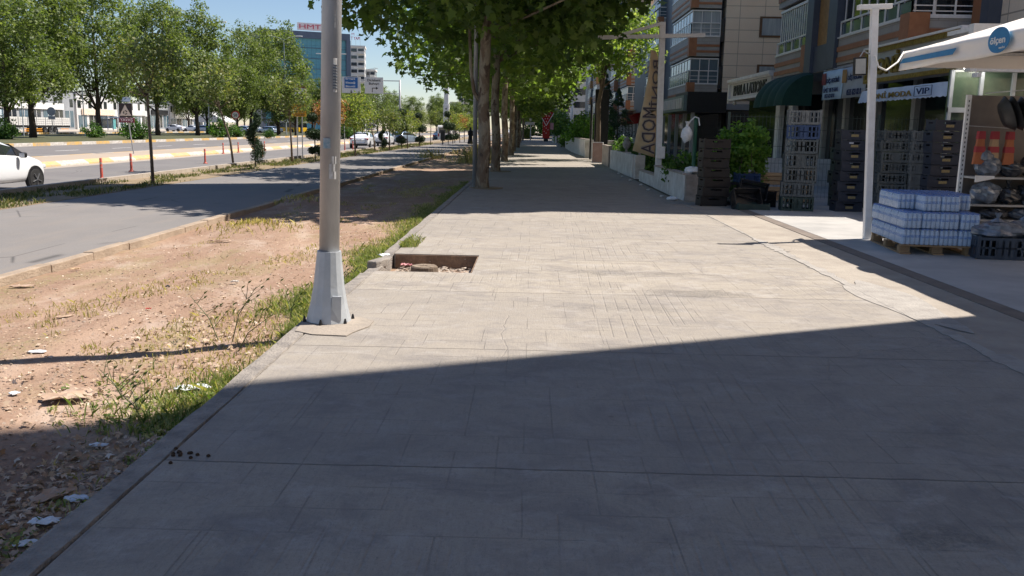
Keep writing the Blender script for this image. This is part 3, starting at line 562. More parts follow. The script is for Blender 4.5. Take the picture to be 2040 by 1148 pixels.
# tall thin weed stalks near the lamp base
for i,(x,y,h) in enumerate([(-2.40,6.9,.46),(-2.55,7.0,.36),(-2.25,6.6,.3),(-2.6,5.4,.2),(-2.3,5.0,.18),(-2.12,7.6,.28),(-2.03,9.1,.25)]):
    m=MB();gg=random.Random(i);a=gg.uniform(-.3,.3);m.tube([(0,0,0),(a*.3,0,h*.5),(a,.02,h)],[.005,.004,.002],5)
    for k in range(7):
        u=.3+.65*gg.random();b=Vector((a*u*u,0,h*u));e=b+Vector((gg.uniform(-.14,.14),gg.uniform(-.1,.1),gg.uniform(.03,.14)));m.tube([b,e],[.003,.0015],4);m.add([e,e+Vector((.02,.0,.012)),e+Vector((.03,.01,.03)),e+Vector((.005,.0,.02))],[(0,1,2,3)])
    tag(m.obj('weed_stalk',leaf_mat('stalk green',[(.12,.15,.06),(.25,.23,.12)],.2),loc=(x,y,dz(x,y))),['tall branching weed stalk left of the lamp post base','second branching stalk behind the tallest one','short bent stalk at the kerb by the lamp base','thin stalk on the dirt near the building shadow','shortest stalk beside the white plastic scrap','thin stalk right behind the lamp base','dry curved stalk between lamp post and tree pit'][i],'weed',group='weed stalks by the lamp post')
# leaf litter & gravel (stuff)
def flecks(name,mat,pts,smin,smax,seed,label,thick=.25):
    m=MB();g=random.Random(seed)
    for x,y,z in pts:
        s=g.uniform(smin,smax);a=g.uniform(0,6.28);t=[Vector((s*(.5+g.random()*.6)*math.cos(a+k*1.257),s*(.5+g.random()*.6)*math.sin(a+k*1.257)*.6,s*thick*g.random())) for k in range(5)]
        c=Vector((x,y,z+.002));tp=c+Vector((0,0,s*thick));o=[c+v for v in t];m.add(o+[tp],[(0,1,5),(1,2,5),(2,3,5),(3,4,5),(4,0,5)])
    return tag(m.obj(name,mat),label,'debris',kind='stuff')
g=random.Random(12);P=[]
M_LIT_=leaf_mat('dry litter colours',[(.26,.16,.11),(.40,.28,.19),(.52,.40,.30),(.66,.58,.50)],.02,.85)
for i in range(11000):
    y=2.6+g.random()**1.8*21;x=-5.45+g.random()**.75*3.55;k=mn.noise(Vector((x*1.4,y*.8,13)))
    if k<-.15 and g.random()<.7: continue
    P.append((x,y,dz(x,y)+.006))
tag(leaves('dry_leaf_litter',M_LIT_,P,[.004]*len(P),1,.024,TUFT,6,2.2),'dry leaf and bark scraps scattered over the dirt','debris',kind='stuff')
P=[]
for cx,cy,n_,r_ in((-2.15,4.1,420,.22),(-2.25,3.4,380,.2),(-2.5,5.2,260,.35),(-2.7,7.4,320,.4),(-3.2,5.6,200,.4),(-2.1,3.0,200,.15)):
    for i in range(n_):
        x=min(-1.93,cx+g.gauss(0,r_));y=cy+g.gauss(0,r_*2);P.append((x,y,dz(x,y)+.01+.02*g.random()))
tag(leaves('leaf_heaps',M_LIT_,P,[.01]*len(P),1,.036,TUFT,8,1.3),'drifts of dry leaves and torn scraps beside the kerb','debris',kind='stuff')
P=[]
for i in range(1500):
    y=2.8+g.random()**1.5*24;x=-5.45+g.random()*3.5;P.append((x,y,dz(x,y)))
flecks('gravel',pm('gravel stones',(.40,.33,.27),(.20,.15,.12),30,.9),P,.005,.02,2,'small stones scattered over the dirt',.7)
P=[(g.uniform(-1.6,4.4),2.7+g.random()**1.5*18,.0) for i in range(420)]
flecks('grit',pm('grit',(.25,.22,.2),(.5,.46,.42),30,.9),P,.003,.010,3,'tiny grit and crumbs on the concrete sidewalk',.4)
P=[(-1.67+g.random(),9.8+g.random()*1.27,-.19+.03*g.random()) for i in range(900)]
flecks('pit_rubble',pm('pale rubble',(.58,.5,.42),(.35,.27,.2),30,.9),P,.012,.045,4,'pale rubble and dry scraps in the open tree pit',.4)
# countable litter
def scrap(name,label,cat,x,y,z,w,d,mat,seed,h=.03,rz=0,group='litter on the dirt'):
    m=MB();g=random.Random(seed);n=7;vs=[];fs=[]
    for j in range(n):
        for i in range(n):
            u=i/(n-1)-.5;v=j/(n-1)-.5;e=1-.25*g.random() if abs(u)+abs(v)>.55 else 1
            vs.append((u*w*e,v*d*e,.006+h*(.5+.5*mn.noise(Vector((u*4+seed,v*4,seed*1.3))))*(1-.2*abs(u))))
    for j in range(n-1):
        for i in range(n-1):
            if (i in(0,n-2) and j in(0,n-2)) and g.random()<.8: continue
            a=j*n+i;fs.append((a,a+1,a+n+1,a+n))
    m.add(vs,fs);o=m.obj(name,mat,loc=(x,y,z));o.rotation_euler=(0,0,rz);mo=o.modifiers.new('s','SOLIDIFY');mo.thickness=.004
    return tag(o,label,cat,group)
M_PLW=pm('white plastic film',(.78,.79,.80),(.6,.62,.64),12,.35);M_CARD=pm('torn cardboard',(.50,.37,.28),(.36,.25,.18),8,.9);M_PLB=pm('bluish plastic scrap',(.45,.52,.60),(.62,.67,.72),12,.4)
for i,(n,l,c,px,py,w,d,mt,h,rz) in enumerate([
 ('plastic_scrap','white crumpled plastic at the edge of the weeds','plastic scrap',384,781,.24,.13,M_PLW,.05,.2),
 ('cardboard_piece','torn brown cardboard beside the building shadow','cardboard',135,797,.30,.2,M_CARD,.07,.5),
 ('cardboard_piece','flat cardboard shard lying in the shade of the kerb','cardboard',105,995,.2,.12,M_CARD,.04,.9),
 ('paper_scrap','bluish white paper nearest the bottom left corner','paper',52,1092,.10,.05,M_PLW,.02,.4),
 ('paper_scrap','crumpled light paper above the nearest one','paper',90,1052,.13,.07,M_PLW,.03,.1),
 ('paper_scrap','pale blue wrapper in the shade beside the kerb','wrapper',155,1003,.12,.06,M_PLB,.03,.2),
 ('paper_scrap','small bluish wrapper in the middle of the shade','wrapper',197,888,.10,.05,M_PLB,.02,.1),
 ('paper_scrap','small white scrap at the far left of the dirt','paper',29,792,.06,.07,M_PLW,.02,1.2),
 ('cardboard_piece','long pale bark-like strip on the dirt','cardboard',128,632,.2,.05,M_CARD,.02,1.),
 ('plastic_scrap','clear film flattened on the dirt above the pole shadow','plastic scrap',75,706,.14,.08,M_PLW,.01,.1),
 ('red_wrapper','small red wrapper on the grassy patch','wrapper',296,621,.05,.03,pm('red wrapper',(.6,.06,.04),(.5,.05,.04),9,.5),.02,.3),
 ('cardboard_piece','flat board by the heap at the path kerb','cardboard',440,484,.38,.12,M_CARD,.05,.2),
 ('cardboard_piece','broken piece at the foot of the path kerb','cardboard',45,578,.26,.1,M_CARD,.03,.3),
 ('cardboard_piece','small pale chunk on the dirt at mid distance','cardboard',150,540,.12,.06,M_WOOD2,.04,.6),
 ('stone_chunk','white stone at the edge of the grass stripe','stone',468,568,.09,.06,M_WWALL,.05,0),
 ('stone_chunk','dark clod standing on the dirt','stone',334,576,.05,.04,M_BLACK,.04,0),
 ('plastic_scrap','white rag caught on the broken kerb of the tree pit','rag',768,512,.16,.1,M_PLW,.06,.8),
 ('red_wrapper','crumpled red bag in the tree pit corner','bag',789,522,.16,.09,pm('faded red bag',(.55,.16,.18),(.7,.4,.4),9,.5),.07,.3)]):
    z=-.15
    x,y=G(px,py,z)
    z=dz(x,y)+.005
    if i==16: x,y=G(px,py,0.);x-=.02;z=-.005
    if i==17: z=-.15;x,y=-1.55,10.95
    scrap(n,l,c,x,y,z,w,d,mt,i+3,h,rz)
dr=MB();g=random.Random(2)
for i in range(14): x,y=g.gauss(0,.05),g.gauss(0,.04);dr.lathe([(.002,0),(.011,.003),(.009,.01),(.002,.014)],6,(x,y,0))
x,y=G(372,905);tag(dr.obj('droppings',pm('dark crumbs',(.06,.035,.02),None,9,.9),loc=(x,y,0)),'small cluster of dark droppings on the shaded concrete','droppings')
st=thing('tree_stump','sawn cracked tree stump inside the open tree pit','tree stump',(-1.25,10.35,-.19))
MB().lathe([(.2,0),(.17,.06),(.16,.15),(.15,.155)],16).obj('stump',M_BARK2,st);sc_=MB().lathe([(.148,.156),(.147,.162)],16);
for k in range(7): sc_.bar((0,0,.163),(.14*math.cos(k*.9),.14*math.sin(k*.9),.163),.004)
sc_.obj('cut_face',pm('weathered cut wood',(.36,.29,.22),(.2,.15,.11),9,.9),st)
tag(MB().tube([(-.95,9.93,-.15),(-.7,10.0,-.15)],.03,10).obj('pipe_piece',M_WHITE),'white pipe end lying in the open tree pit','pipe')
bk=MB();bk.cbox((0,0,.0),(.42,.12,.1));o=bk.obj('kerb_fragment',M_SKERB,bevel=.015,loc=(-1.81,10.35,-.015));o.rotation_euler=(.05,.04,1.4);tag(o,'broken kerb stone beside the open tree pit','kerb stone')
# ------------------------------------------------------------------ flexible bollards
M_BOL=pm('red orange plastic',(.50,.085,.05),(.38,.065,.045),4,.5);M_BOLW=pm('faded reflective band',(.62,.42,.36),None,4,.5)
def bollard(label,loc,h=.72):
    t=thing('traffic_bollard',label,'bollard',loc,0,'red flexible bollards on the roads');MB().lathe([(.12,0),(.12,.02),(.065,.05),(.05,.09),(.045,h),(.03,h+.01)],10).obj('post',M_BOL,t,smooth=True)
    for z in(.36,.52): MB().lathe([(.0475,z*h/.72),(.0475,z*h/.72+.07)],10).obj('reflective_band',M_BOLW,t)
    return t
BO=None
for i,(px,py,l) in enumerate([(203,357,'orange red bollard, the nearest one at the kerb'),(262,342,'bollard below the slow-down sign'),(409,326,'bollard left of the leaning tree'),(445,307,'bollard on the median edge behind the leaning tree'),(475,304.5,'second bollard on the median edge, left of the spiral topiary'),(523,313,'short bollard just right of the spiral topiary'),(527,301,'median edge bollard behind the spiral topiary'),(687,301,'red bollard behind the white sedan bumper'),(703,299.5,'bollard in front of the white sedan number plate')]):
    x,y=G(px,py,-.4)
    if BO is None: BO=bollard(l,(x,y,-.4))
    else: copy_tree(BO,loc=(x,y,-.4),label=l)
# ------------------------------------------------------------------ cars
M_CARW=pm('white car paint',(.80,.81,.83),(.78,.79,.81),2,.22,coat=.8);M_CARS=pm('silver blue car paint',(.34,.42,.52),(.32,.40,.50),2,.25,.4,coat=.8);M_CARD2=pm('dark car paint',(.04,.06,.10),None,2,.2,.2,coat=.8)
M_RIM=pm('alloy rim',(.55,.56,.58),None,5,.3,.8);M_RED=pm('red lamp lens',(.45,.02,.02),(.35,.015,.015),9,.2);M_CLR=pm('clear lamp lens',(.75,.77,.8),(.5,.52,.55),20,.15);M_PLT=pm('number plate',(.7,.7,.7),None,9,.5)
def lerp(a,b,t): return a+(b-a)*t
def car(label,loc,rz,paint,kind='sedan',group=None,name='car',cat='car'):
    # +Y is the front; length 4.5
    t=thing(name,label,cat,loc,rz,group)
    if kind=='sedan': st=[(-2.25,.50,.62,.80,None),(-2.2,.30,.84,1.0,None),(-1.75,.24,.88,1.06,None),(-1.15,.22,.90,1.03,1.10),(-.55,.22,.90,1.0,1.43),(.05,.22,.90,.97,1.47),(.6,.22,.90,.95,1.40),(1.25,.22,.90,.93,.98),(1.75,.24,.87,.84,None),(2.1,.30,.80,.72,None),(2.25,.42,.60,.60,None)]
    else: st=[(-2.1,.45,.66,.80,None),(-2.05,.30,.84,1.0,1.05),(-1.6,.24,.88,1.04,1.40),(-1.1,.22,.89,1.03,1.47),(-.4,.22,.90,1.0,1.50),(.2,.22,.90,.98,1.46),(.65,.22,.90,.96,1.34),(1.25,.22,.90,.94,1.0),(1.7,.24,.87,.86,None),(2.0,.30,.80,.74,None),(2.12,.42,.60,.62,None)]
    vs=[];fs=[];n=14
    for y,zb,hw,zt,rf in st:
        zr=rf if rf else zt;rw=hw*.74 if rf and rf>zt+.15 else hw*.86;mid=(zb+zt)/2
        ring=[(0,zb),(hw*.85,zb),(hw*.98,zb+.12),(hw,mid),(hw*.965,zt-.04),(hw*.93,zt),(lerp(hw*.93,rw,.85),lerp(zt,zr,.88)),(rw*.7,zr+.005),(0,zr+.02)]
        full=ring+[(-a,b) for a,b in ring[-2:0:-1]];n=len(full);vs+=[(a,y,b) for a,b in full]
    for i in range(len(st)-1):
        for k in range(n): fs.append((i*n+k,i*n+(k+1)%n,(i+1)*n+(k+1)%n,(i+1)*n+k))
    fs.append(tuple(range(n)));fs.append(tuple((len(st)-1)*n+k for k in range(n))[::-1])
    MB().add(vs,fs).obj('body',paint,t,smooth=True,sub=2)
    def glass(nm,qs):
        m=MB()
        for q in qs:m.quad(*q)
        o=m.obj(nm,M_DARKG,t);sf=o.modifiers.new('s','SOLIDIFY');sf.thickness=.012;return o
    S4=[s for s in st if s[4]]
    gi=[s for s in S4]
    def sp(s,k,sx,off=.012):
        y,zb,hw,zt,rf=s;rw=hw*.74 if rf>zt+.15 else hw*.86;u=k;return (sx*(lerp(hw*.93,rw,u)+off),y,lerp(zt,rf,u*.93))
    for sx in(-1,1):
        q=[]
        for a,b in zip(gi[:-1],gi[1:]):
            ka=.12,.80
            if a[4]<a[3]+.15: q.append((sp(b,.12,sx),sp(b,.78,sx),(sp(a,0,sx)[0],lerp(a[1-1],b[0],.35),sp(a,0,sx)[2]+.06),(sp(a,0,sx)[0],lerp(a[0],b[0],.35),sp(a,0,sx)[2]+.05)))
            elif b[4]<b[3]+.15: q.append((sp(a,.12,sx),sp(a,.78,sx),(sp(b,0,sx)[0],lerp(a[0],b[0],.72),sp(b,0,sx)[2]+.08),(sp(b,0,sx)[0],lerp(a[0],b[0],.78),sp(b,0,sx)[2]+.05)))
            else: q.append((sp(a,.12,sx),sp(b,.12,sx),sp(b,.78,sx),sp(a,.78,sx)))
        glass('side_window',q)
    def cross(a,b,sg):
        za=a[3]+.03 if a[4]<a[3]+.15 else a[4];zb_=b[4]
        y0,y1=a[0],b[0];w0=a[2]*.80;w1=b[2]*.66
        d=Vector((0,y1-y0,zb_-za)).normalized();nn=Vector((0,-d.z*(1 if sg<0 else -1)*(-1 if sg<0 else -1),0));up=Vector((0,-d.z,d.y)) if sg<0 else Vector((0,d.z,-d.y))
        if up.z<0: up=-up
        o=up*.022
        f=lambda x,u:tuple(Vector((x,lerp(y0,y1,u),lerp(za,zb_,u)))+o)
        return [(f(-lerp(w0,w1,.12),.12),f(lerp(w0,w1,.12),.12),f(w1*.98,.88),f(-w1*.98,.88))]
    glass('rear_window',cross(gi[0],gi[1],-1));glass('windshield',cross(gi[-1],gi[-2],1))
    L=2.25 if kind=='sedan' else 2.12
    for sx in(-1,1):
        for wy in(-1.38,1.36):
            ar=MB();M=Matrix.Translation((sx*.80,wy,.34))@Matrix.Rotation(R(90)*sx,4,'Y');ar.lathe([(.365,0),(.365,.112)],24,M=M);ar.obj('wheel_arch',M_BLACK,t)
            w=MB();M=Matrix.Translation((sx*.77,wy,.31))@Matrix.Rotation(R(90)*sx,4,'Y');w.lathe([(.27,0),(.31,.02),(.31,.13),(.29,.152),(.215,.155)],24,M=M);wo=w.obj('wheel',M_RUB,t,smooth=False)
            rm=MB();rm.lathe([(.215,.150),(.19,.135),(.05,.14),(.045,.152)],20,M=M)
            for k in range(5): a=k*1.2566;rm.bar(M@Vector((0,0,.158)),M@Vector((.2*math.cos(a),.2*math.sin(a),.158)),.055,.012)
            rm.obj('rim',M_RIM,wo)
        MB().cbox((sx*.66,-L+.09,.86),(.36,.14,.14)).obj('tail_lamp',M_RED,t,bevel=.04)
        MB().cbox((sx*.62,L-.16,.66),(.34,.2,.13)).obj('headlight',M_CLR,t,bevel=.04)
        mo=MB();mo.cbox((sx*1.0,.72,1.02),(.2,.12,.15));mi=mo.obj('wing_mirror',M_BLACK if kind!='sedan' else paint,t,bevel=.04);MB().cbox((sx*1.0,.655,1.02),(.15,.006,.11)).obj('mirror_glass',M_CLR,mi)
        MB().cbox((sx*.905,-.25,.86),(.02,.16,.03)).obj('door_handle',paint,t)
    p=MB().cbox((0,-L-.01,.78),(.5,.02,.11)).obj('number_plate',M_PLT,t);MB().cbox((0,-L+.06,.38),(1.5,.1,.16)).obj('rear_bumper_insert',M_BLACK,t,bevel=.03)
    MB().cbox((0,L-.02,.45),(1.2,.06,.16)).obj('grille',M_BLACK,t,bevel=.02)
    return t
zr=-.4
def rearat(px,py,z,hl): x,y=G(px,py,z);return (x,y+hl,z)
nx=AX(88,372,-14.8)
car('white hatchback cut off by the left edge of the photo',(-15.3,23.95,zr),R(-4),M_CARW,'hatch','cars on the service road')
C1=car('white sedan seen from behind, nearest of the parked row',rearat(714,296.5,zr,2.25),R(1),M_CARW,'sedan','cars on the service road')
x,y=G(757,291.5,zr);copy_tree(C1,loc=(x,y+2.2,zr),rz=R(-1),label='second white sedan, behind the curved topiary',group='cars on the service road')
x,y=G(803,288,zr);C3=car('silver blue car half turned, right of the two white sedans',(x,y+1.5,zr),R(-22),M_CARS,'hatch','cars on the service road')
CD=car('dark car far along the service road',(-13.2,128,zr),0,M_CARD2,'sedan','cars on the service road')
for i,(px,Y,s,l,a) in enumerate([(350,196,C1,'white car parked by the far shops, leftmost of the parked cars',70),(386,192,C1,'white car right of the leftmost parked one',60),(407,190,C3,'pale car parked beside the lamp pole',75),(484,186,C3,'pale car left of the speed sign',60),(507,192,C1,'white car right of the speed sign',80),(541,200,C1,'white car half hidden by the spiral topiary',80),(535,182,C3,'blue grey car in front of the bus',60),(497,215,CD,'dark car behind the parked pale cars',70),(655,200,C1,'white car glimpsed beside the ball topiary',50)]):
    x=AY(px,255,Y).x;copy_tree(s,loc=(x,Y,zr),rz=R(a),label=l,group='cars on the far side',scale=1.08)
copy_tree(CD,loc=(-1.5,186,0),rz=0,label='dark car at the far end of the sidewalk',group='cars at the end of the sidewalk');copy_tree(C1,loc=(-4.6,190,0),rz=.1,label='white car at the far end of the sidewalk',group='cars at the end of the sidewalk')
# van
def van(label,loc,rz):
    t=thing('van',label,'van',loc,rz);MB().prism([(-2.4,.35),(2.4,.35),(2.45,.9),(1.9,1.25),(1.3,2.15),(-2.3,2.3),(-2.45,2.1)],-.95,.95,'x').obj('body',M_WHITEM,t,bevel=.08)
    MB().cbox((0,-2.42,1.6),(1.5,.06,.7)).obj('rear_window',M_DARKG,t)
    for sx in(-1,1):
        MB().cbox((sx*.96,.1,1.6),(.03,3.2,.55)).obj('side_window',M_DARKG,t);MB().cbox((sx*.8,-2.42,1.0),(.16,.08,.4)).obj('tail_lamp',M_RED,t)
        for wy in(-1.5,1.5): MB().lathe([(.2,-.1),(.34,-.1),(.34,.1),(.2,.1)],16,M=Matrix.Translation((sx*.88,wy,.34))@Matrix.Rotation(R(90),4,'Y')).obj('wheel',M_RUB,t)
    MB().cbox((0,-2.47,.75),(.5,.02,.12)).obj('number_plate',M_PLT,t);return t
x,y=G(886,284,zr);van('white boxy van standing before the tower on the service road',(x,y+2,zr),R(0))
# bus
bu=thing('city_bus','white and yellow city bus beyond the median trees','bus',(AY(571,255,215).x,215,zr),R(54))
MB().box(-1.3,1.3,-6,6,.35,1.35).obj('lower_body',pm('bus yellow',(.85,.50,.02),(.78,.45,.02),1,.35),bu,bevel=.08);MB().box(-1.28,1.28,-5.95,5.95,1.35,2.45).obj('window_band',M_DARKG,bu);MB().box(-1.3,1.3,-6,6,2.45,3.25).obj('roof',M_WHITEM,bu,bevel=.12)
for k in range(7):
    for sx in(-1,1): MB().cbox((sx*1.29,-5.4+k*1.8,1.9),(.04,.1,1.08)).obj('window_post',M_WHITEM if k in(0,6) else M_BLACK,bu)
for sx in(-1,1):
    for wy in(-3.6,3.4): MB().lathe([(.25,-.15),(.5,-.15),(.5,.15),(.25,.15)],18,M=Matrix.Translation((sx*1.18,wy,.5))@Matrix.Rotation(R(90),4,'Y')).obj('wheel',M_RUB,bu)
MB().cbox((1.31,1,1.3),(.03,1.2,1.9)).obj('door',M_BLACK,bu)
# truck with drop-side trailer
tr=thing('flatbed_truck','long truck with white drop-side trailer behind the left trees','truck',(-67.7,119,zr),0)
MB().box(-1.25,1.25,-7,8,1.0,1.25).obj('chassis',M_BLACK,tr)
sw_=MB();sw_.box(1.2,1.26,-7,8,1.3,2.35);sw_.box(-1.26,-1.2,-7,8,1.3,2.35);sw_.box(-1.2,1.2,-7,-6.94,1.3,2.35);sw_.box(-1.2,1.2,7.94,8,1.3,2.35);sw_.box(-1.2,1.2,-6.94,7.94,1.26,1.3);sw_.obj('trailer_side',M_WHITEM,tr)
rb=MB()
for k in range(7):
    y0=-7+k*2.15;rb.box(1.26,1.31,y0-.04,y0+.04,1.2,2.38)
    for z in(1.55,1.8,2.05): rb.box(1.26,1.275,y0+.1,y0+2.0,z,z+.03)
    for q in range(1,4): rb.box(1.26,1.275,y0+q*.53,y0+q*.53+.03,1.35,2.3)
rb.obj('side_ribs',pm('grey trim',(.42,.42,.43),None,3,.5),tr)
ug=MB();ug.box(1.15,1.2,-3.5,.8,.75,.87);ug.box(1.15,1.2,-3.5,.8,.5,.6);ug.box(1.15,1.2,5.6,7.8,.75,.87);ug.obj('side_guard',pm('orange guard',(.8,.33,.04),None,3,.5),tr)
MB().box(-1.22,1.22,-11.4,-8.1,.8,3.3).obj('cab',pm('pale cab paint',(.62,.72,.78),None,2,.3),tr,bevel=.15);MB().box(1.2,1.235,-11.1,-10.1,1.9,2.8).obj('cab_window',M_DARKG,tr);MB().box(-1.1,1.1,-11.43,-11.38,1.9,2.9).obj('windshield',M_DARKG,tr)
for wy in(-10.3,-5.6,1.6,2.95,4.3):
    for sx in(-1,1): 
        M=Matrix.Translation((sx*1.08,wy,.52))@Matrix.Rotation(R(90)*sx,4,'Y');w=MB().lathe([(.3,-.14),(.52,-.12),(.52,.13),(.46,.15),(.3,.15)],20,M=M).obj('wheel',M_RUB,tr);MB().lathe([(.29,.1),(.29,.13),(.12,.08),(.1,.16)],16,M=M).obj('rim',M_RIM,w)
# ------------------------------------------------------------------ road signs on the left
M_DKS=pm('dark sign frame',(.05,.03,.03),(.03,.02,.02),4,.5);M_CREAM=pm('pale sign face',(.72,.60,.50),(.62,.52,.43),8,.5);M_MAR=pm('maroon sign',(.20,.03,.05),None,5,.5);M_PINK=pm('faded sign letters',(.85,.72,.72),None,5,.6)
P0=AX(262,303,-22.8);ys=P0.y
sg=thing('warning_sign','slow-down warning sign with a small solar panel on top','road sign',(-22.8,ys,-.2))
MB().tube([(0.12,0,0),(-.05,0,1.6),(-.1,0,3.2)],.035,8).obj('post',M_GALV,sg)
MB().cbox((-.18,-.06,2.42),(.74,.05,.78)).obj('board',M_DKS,sg);MB().prism([(-.52,2.12),(.16,2.12),(-.18,2.74)],-.10,-.09,'y').obj('triangle',M_CREAM,sg)
rg=MB()
for k in range(3):
    a0=k*2.094+.3;rg.tube([(-.18+.1*math.cos(a0+j*.35),-.105,2.3+.1*math.sin(a0+j*.35)) for j in range(5)],.024,6)
rg.obj('arrow_ring',M_BLACK,sg);MB().cbox((-.14,-.06,1.88),(.86,.05,.28)).obj('name_plate',M_MAR,sg);text('YAVAŞ',.72,sg,M_PINK,(-.14,-.095,1.88),FACE_CAM,bold=.02)
MB().cbox((-.1,-.05,3.02),(.46,.3,.03),Matrix.Translation((-.1,-.05,3.02))@Matrix.Rotation(R(55),4,'X')@Matrix.Translation((.1,.05,-3.02))).obj('solar_panel',pm('solar cells',(.10,.14,.2),(.3,.34,.4),8,.15),sg)
x,y=G(600,319,-.07)
ts=thing('tourism_sign','brown-framed pictogram sign with yellow arrow boards below','road sign',(x,y,-.08))
for dx in(-.12,.12):MB().tube([(dx-.05,0,0),(dx,0,3.6)],.028,8).obj('post',M_GALV,ts)
MB().cbox((.02,-.06,3.2),(.62,.05,.62)).obj('frame',pm('red brown frame',(.20,.05,.04),None,5,.5),ts);MB().cbox((.02,-.09,3.16),(.50,.02,.46)).obj('face',M_WHITE,ts);MB().cbox((.02,-.06,2.78),(.56,.05,.18)).obj('lower_strip',M_BLACK,ts);MB().cbox((.02,-.09,2.78),(.44,.02,.1)).obj('strip_face',M_WHITE,ts)
lo=MB();lo.tube([(.02+.11*math.cos(a),-.11,3.13+.11*math.sin(a)) for a in [R(60-k*24) for k in range(13)]],.032,6);lo.bar((.075,-.11,3.2),(.075,-.11,3.34),.06,.03);lo.bar((-.14,-.11,3.3),(.0,-.11,3.3),.03,.06);lo.obj('loop_symbol',M_BLACK,ts)
ya=pm('yellow sign',(.80,.38,.02),(.7,.33,.02),5,.5)
for k in range(3):
    zz=2.56-k*.2;MB().prism([(-.44,zz),(-.32,zz+.09),(.30,zz+.09),(.30,zz-.09),(-.32,zz-.09)],-.08,-.05,'y').obj('arrow_board',ya,ts);w=MB();w.cbox((.0,-.085,zz+.025),(.46,.008,.03));w.cbox((.02,-.085,zz-.035),(.38,.008,.025));w.obj('board_print',M_DKS,ts)
x,y=G(513,269,-.2)
def speed(label,x,y,z,s=1.):
    t=thing('speed_sign',label,'road sign',(x,y,z),0,'round speed limit signs');MB().tube([(0,0,0),(0,0,3)],.05,8).obj('post',M_GALV,t);MB().lathe([(.55*s,-.03),(.55*s,.03)],24,M=Matrix.Translation((0,-.05,3))@Matrix.Rotation(R(90),4,'X')).obj('red_ring',M_RED,t);MB().lathe([(.42*s,-.04),(.42*s,.04)],24,M=Matrix.Translation((0,-.055,3))@Matrix.Rotation(R(90),4,'X')).obj('face',M_WHITE,t);text('50',.5*s,t,M_BLACK,(0,-.11,3),FACE_CAM,bold=.02);return t
P=AY(468,255,130) ;speed('round speed sign standing before the far parked cars',x*0+AY(470,250,128).x,128,-.2,1.1)
speed('round speed sign left of the white sedan',AY(686,250,100).x,100,-.4,.75)
rs=thing('round_sign','round grey-blue traffic sign beside the trailer wheels','road sign',(AX(106,270,-62).x,AX(106,270,-62).y,-.2));MB().tube([(0,0,0),(0,0,3)],.05,8).obj('post',M_GALV,rs);MB().lathe([(.55,-.03),(.55,.03)],20,M=Matrix.Translation((0,-.05,2.9))@Matrix.Rotation(R(90),4,'X')).obj('disc',pm('back of sign',(.25,.28,.33),None,4,.5),rs);MB().cbox((0,-.05,2.1),(.9,.05,.4)).obj('plate',MATS['back of sign'],rs)
# gantry
gy=133;gx=AY(797,250,gy).x
ga=thing('overhead_sign','overhead gantry with a blue and a white direction panel','road sign',(gx,gy,-.2))
MB().tube([(0,0,0),(0,0,8.6)],[.2,.14],12).obj('pole',M_GALV,ga,smooth=True);am=MB();am.bar((0,0,8.45),(-9.5,0,8.45),.12);am.bar((0,0,6.6),(-2.6,0,6.6),.1);am.obj('arm',M_GALV,ga)
def pan(p0,p1,nm='panel'):
    a=AY(p0[0],p0[1],gy);b=AY(p1[0],p1[1],gy);cx=(a.x+b.x)/2-gx;cz=(a.z+b.z)/2+.2;w=b.x-a.x;h=a.z-b.z
    MB().cbox((cx,-.15,cz),(w,.08,h)).obj('panel',M_WHITE,ga);return cx,cz,w,h
cx,cz,w,h=pan((681,153),(719,186));MB().cbox((cx,-.2,cz+.3),(w*.7,.04,h*.66)).obj('blue_field',pm('road sign blue',(.02,.14,.42),None,4,.4),ga)
for k,s in enumerate(('Ergani','Elazığ','Bingöl')): text(s,w*.5,ga,M_WHITE,(cx-.1,-.225,cz+.85-k*.55),FACE_CAM,.36,bold=.03)
MB().prism([(cx-.05,cz-.75),(cx+.05,cz-.75),(cx+.05,cz-1.0),(cx+.18,cz-1.0),(cx,cz-1.22),(cx-.18,cz-1.0),(cx-.05,cz-1.0)],-.22,-.2,'y').obj('arrow',M_BLACK,ga)
cx,cz,w,h=pan((727,154),(764,187));text('Diclekent',w*.72,ga,M_BLACK,(cx,-.2,cz+.75),FACE_CAM,.36,bold=.02);text('Bulvarı',w*.55,ga,M_BLACK,(cx,-.2,cz+.25),FACE_CAM,.36,bold=.02)
ar=MB();ar.bar((cx-.25,-.2,cz-1.0),(cx-.25,-.2,cz-.4),.1,.03);ar.bar((cx-.3,-.2,cz-.4),(cx+.3,-.2,cz-.4),.03,.1);ar.prism([(cx+.3,cz-.62),(cx+.3,cz-.18),(cx+.62,cz-.4)],-.22,-.19,'y');ar.obj('arrow',M_BLACK,ga)
# median street lights
def slight(label,x,y,h=15):
    t=thing('street_light',label,'street light',(x,y,-.2),0,'tall street lights on the median');MB().tube([(0,0,0),(0,0,h-.6)],[.13,.08],10).obj('pole',M_GALVP,t)
    for sx in(-1,1):
        MB().tube([(0,0,h-.7),(sx*.9,0,h-.25),(sx*2.2,0,h)],.05,6).obj('arm',M_GALVP,t);MB().cbox((sx*2.7,0,h+.03),(1.1,.35,.16)).obj('lamp_head',M_WHITEM,t,bevel=.05)
    return t
SL=slight('tall double street light above the left tree line',AY(418,260,138).x,138,17)
for px,Y,l in((570,158,'street light rising beside the glass office block'),(662,195,'street light behind the near lamp pole'),(730,240,'distant street light above the median trees')): copy_tree(SL,loc=(AY(px,250,Y).x,Y,-.2),label=l)
for px,Y in((47,98),(169,105),(238,150)):
    p=AY(px,260,Y);tag(MB().tube([(0,0,0),(0,0,7)],.06,8).obj('utility_pole',M_GALVP,loc=(p.x,Y,-.25)),'thin grey pole '+{47:'behind the trailer, left of the round sign',169:'left of the slow-down sign tree, by the far road',238:'behind the slow-down sign, before the white shop'}[px],'pole',group='thin poles by the far road')
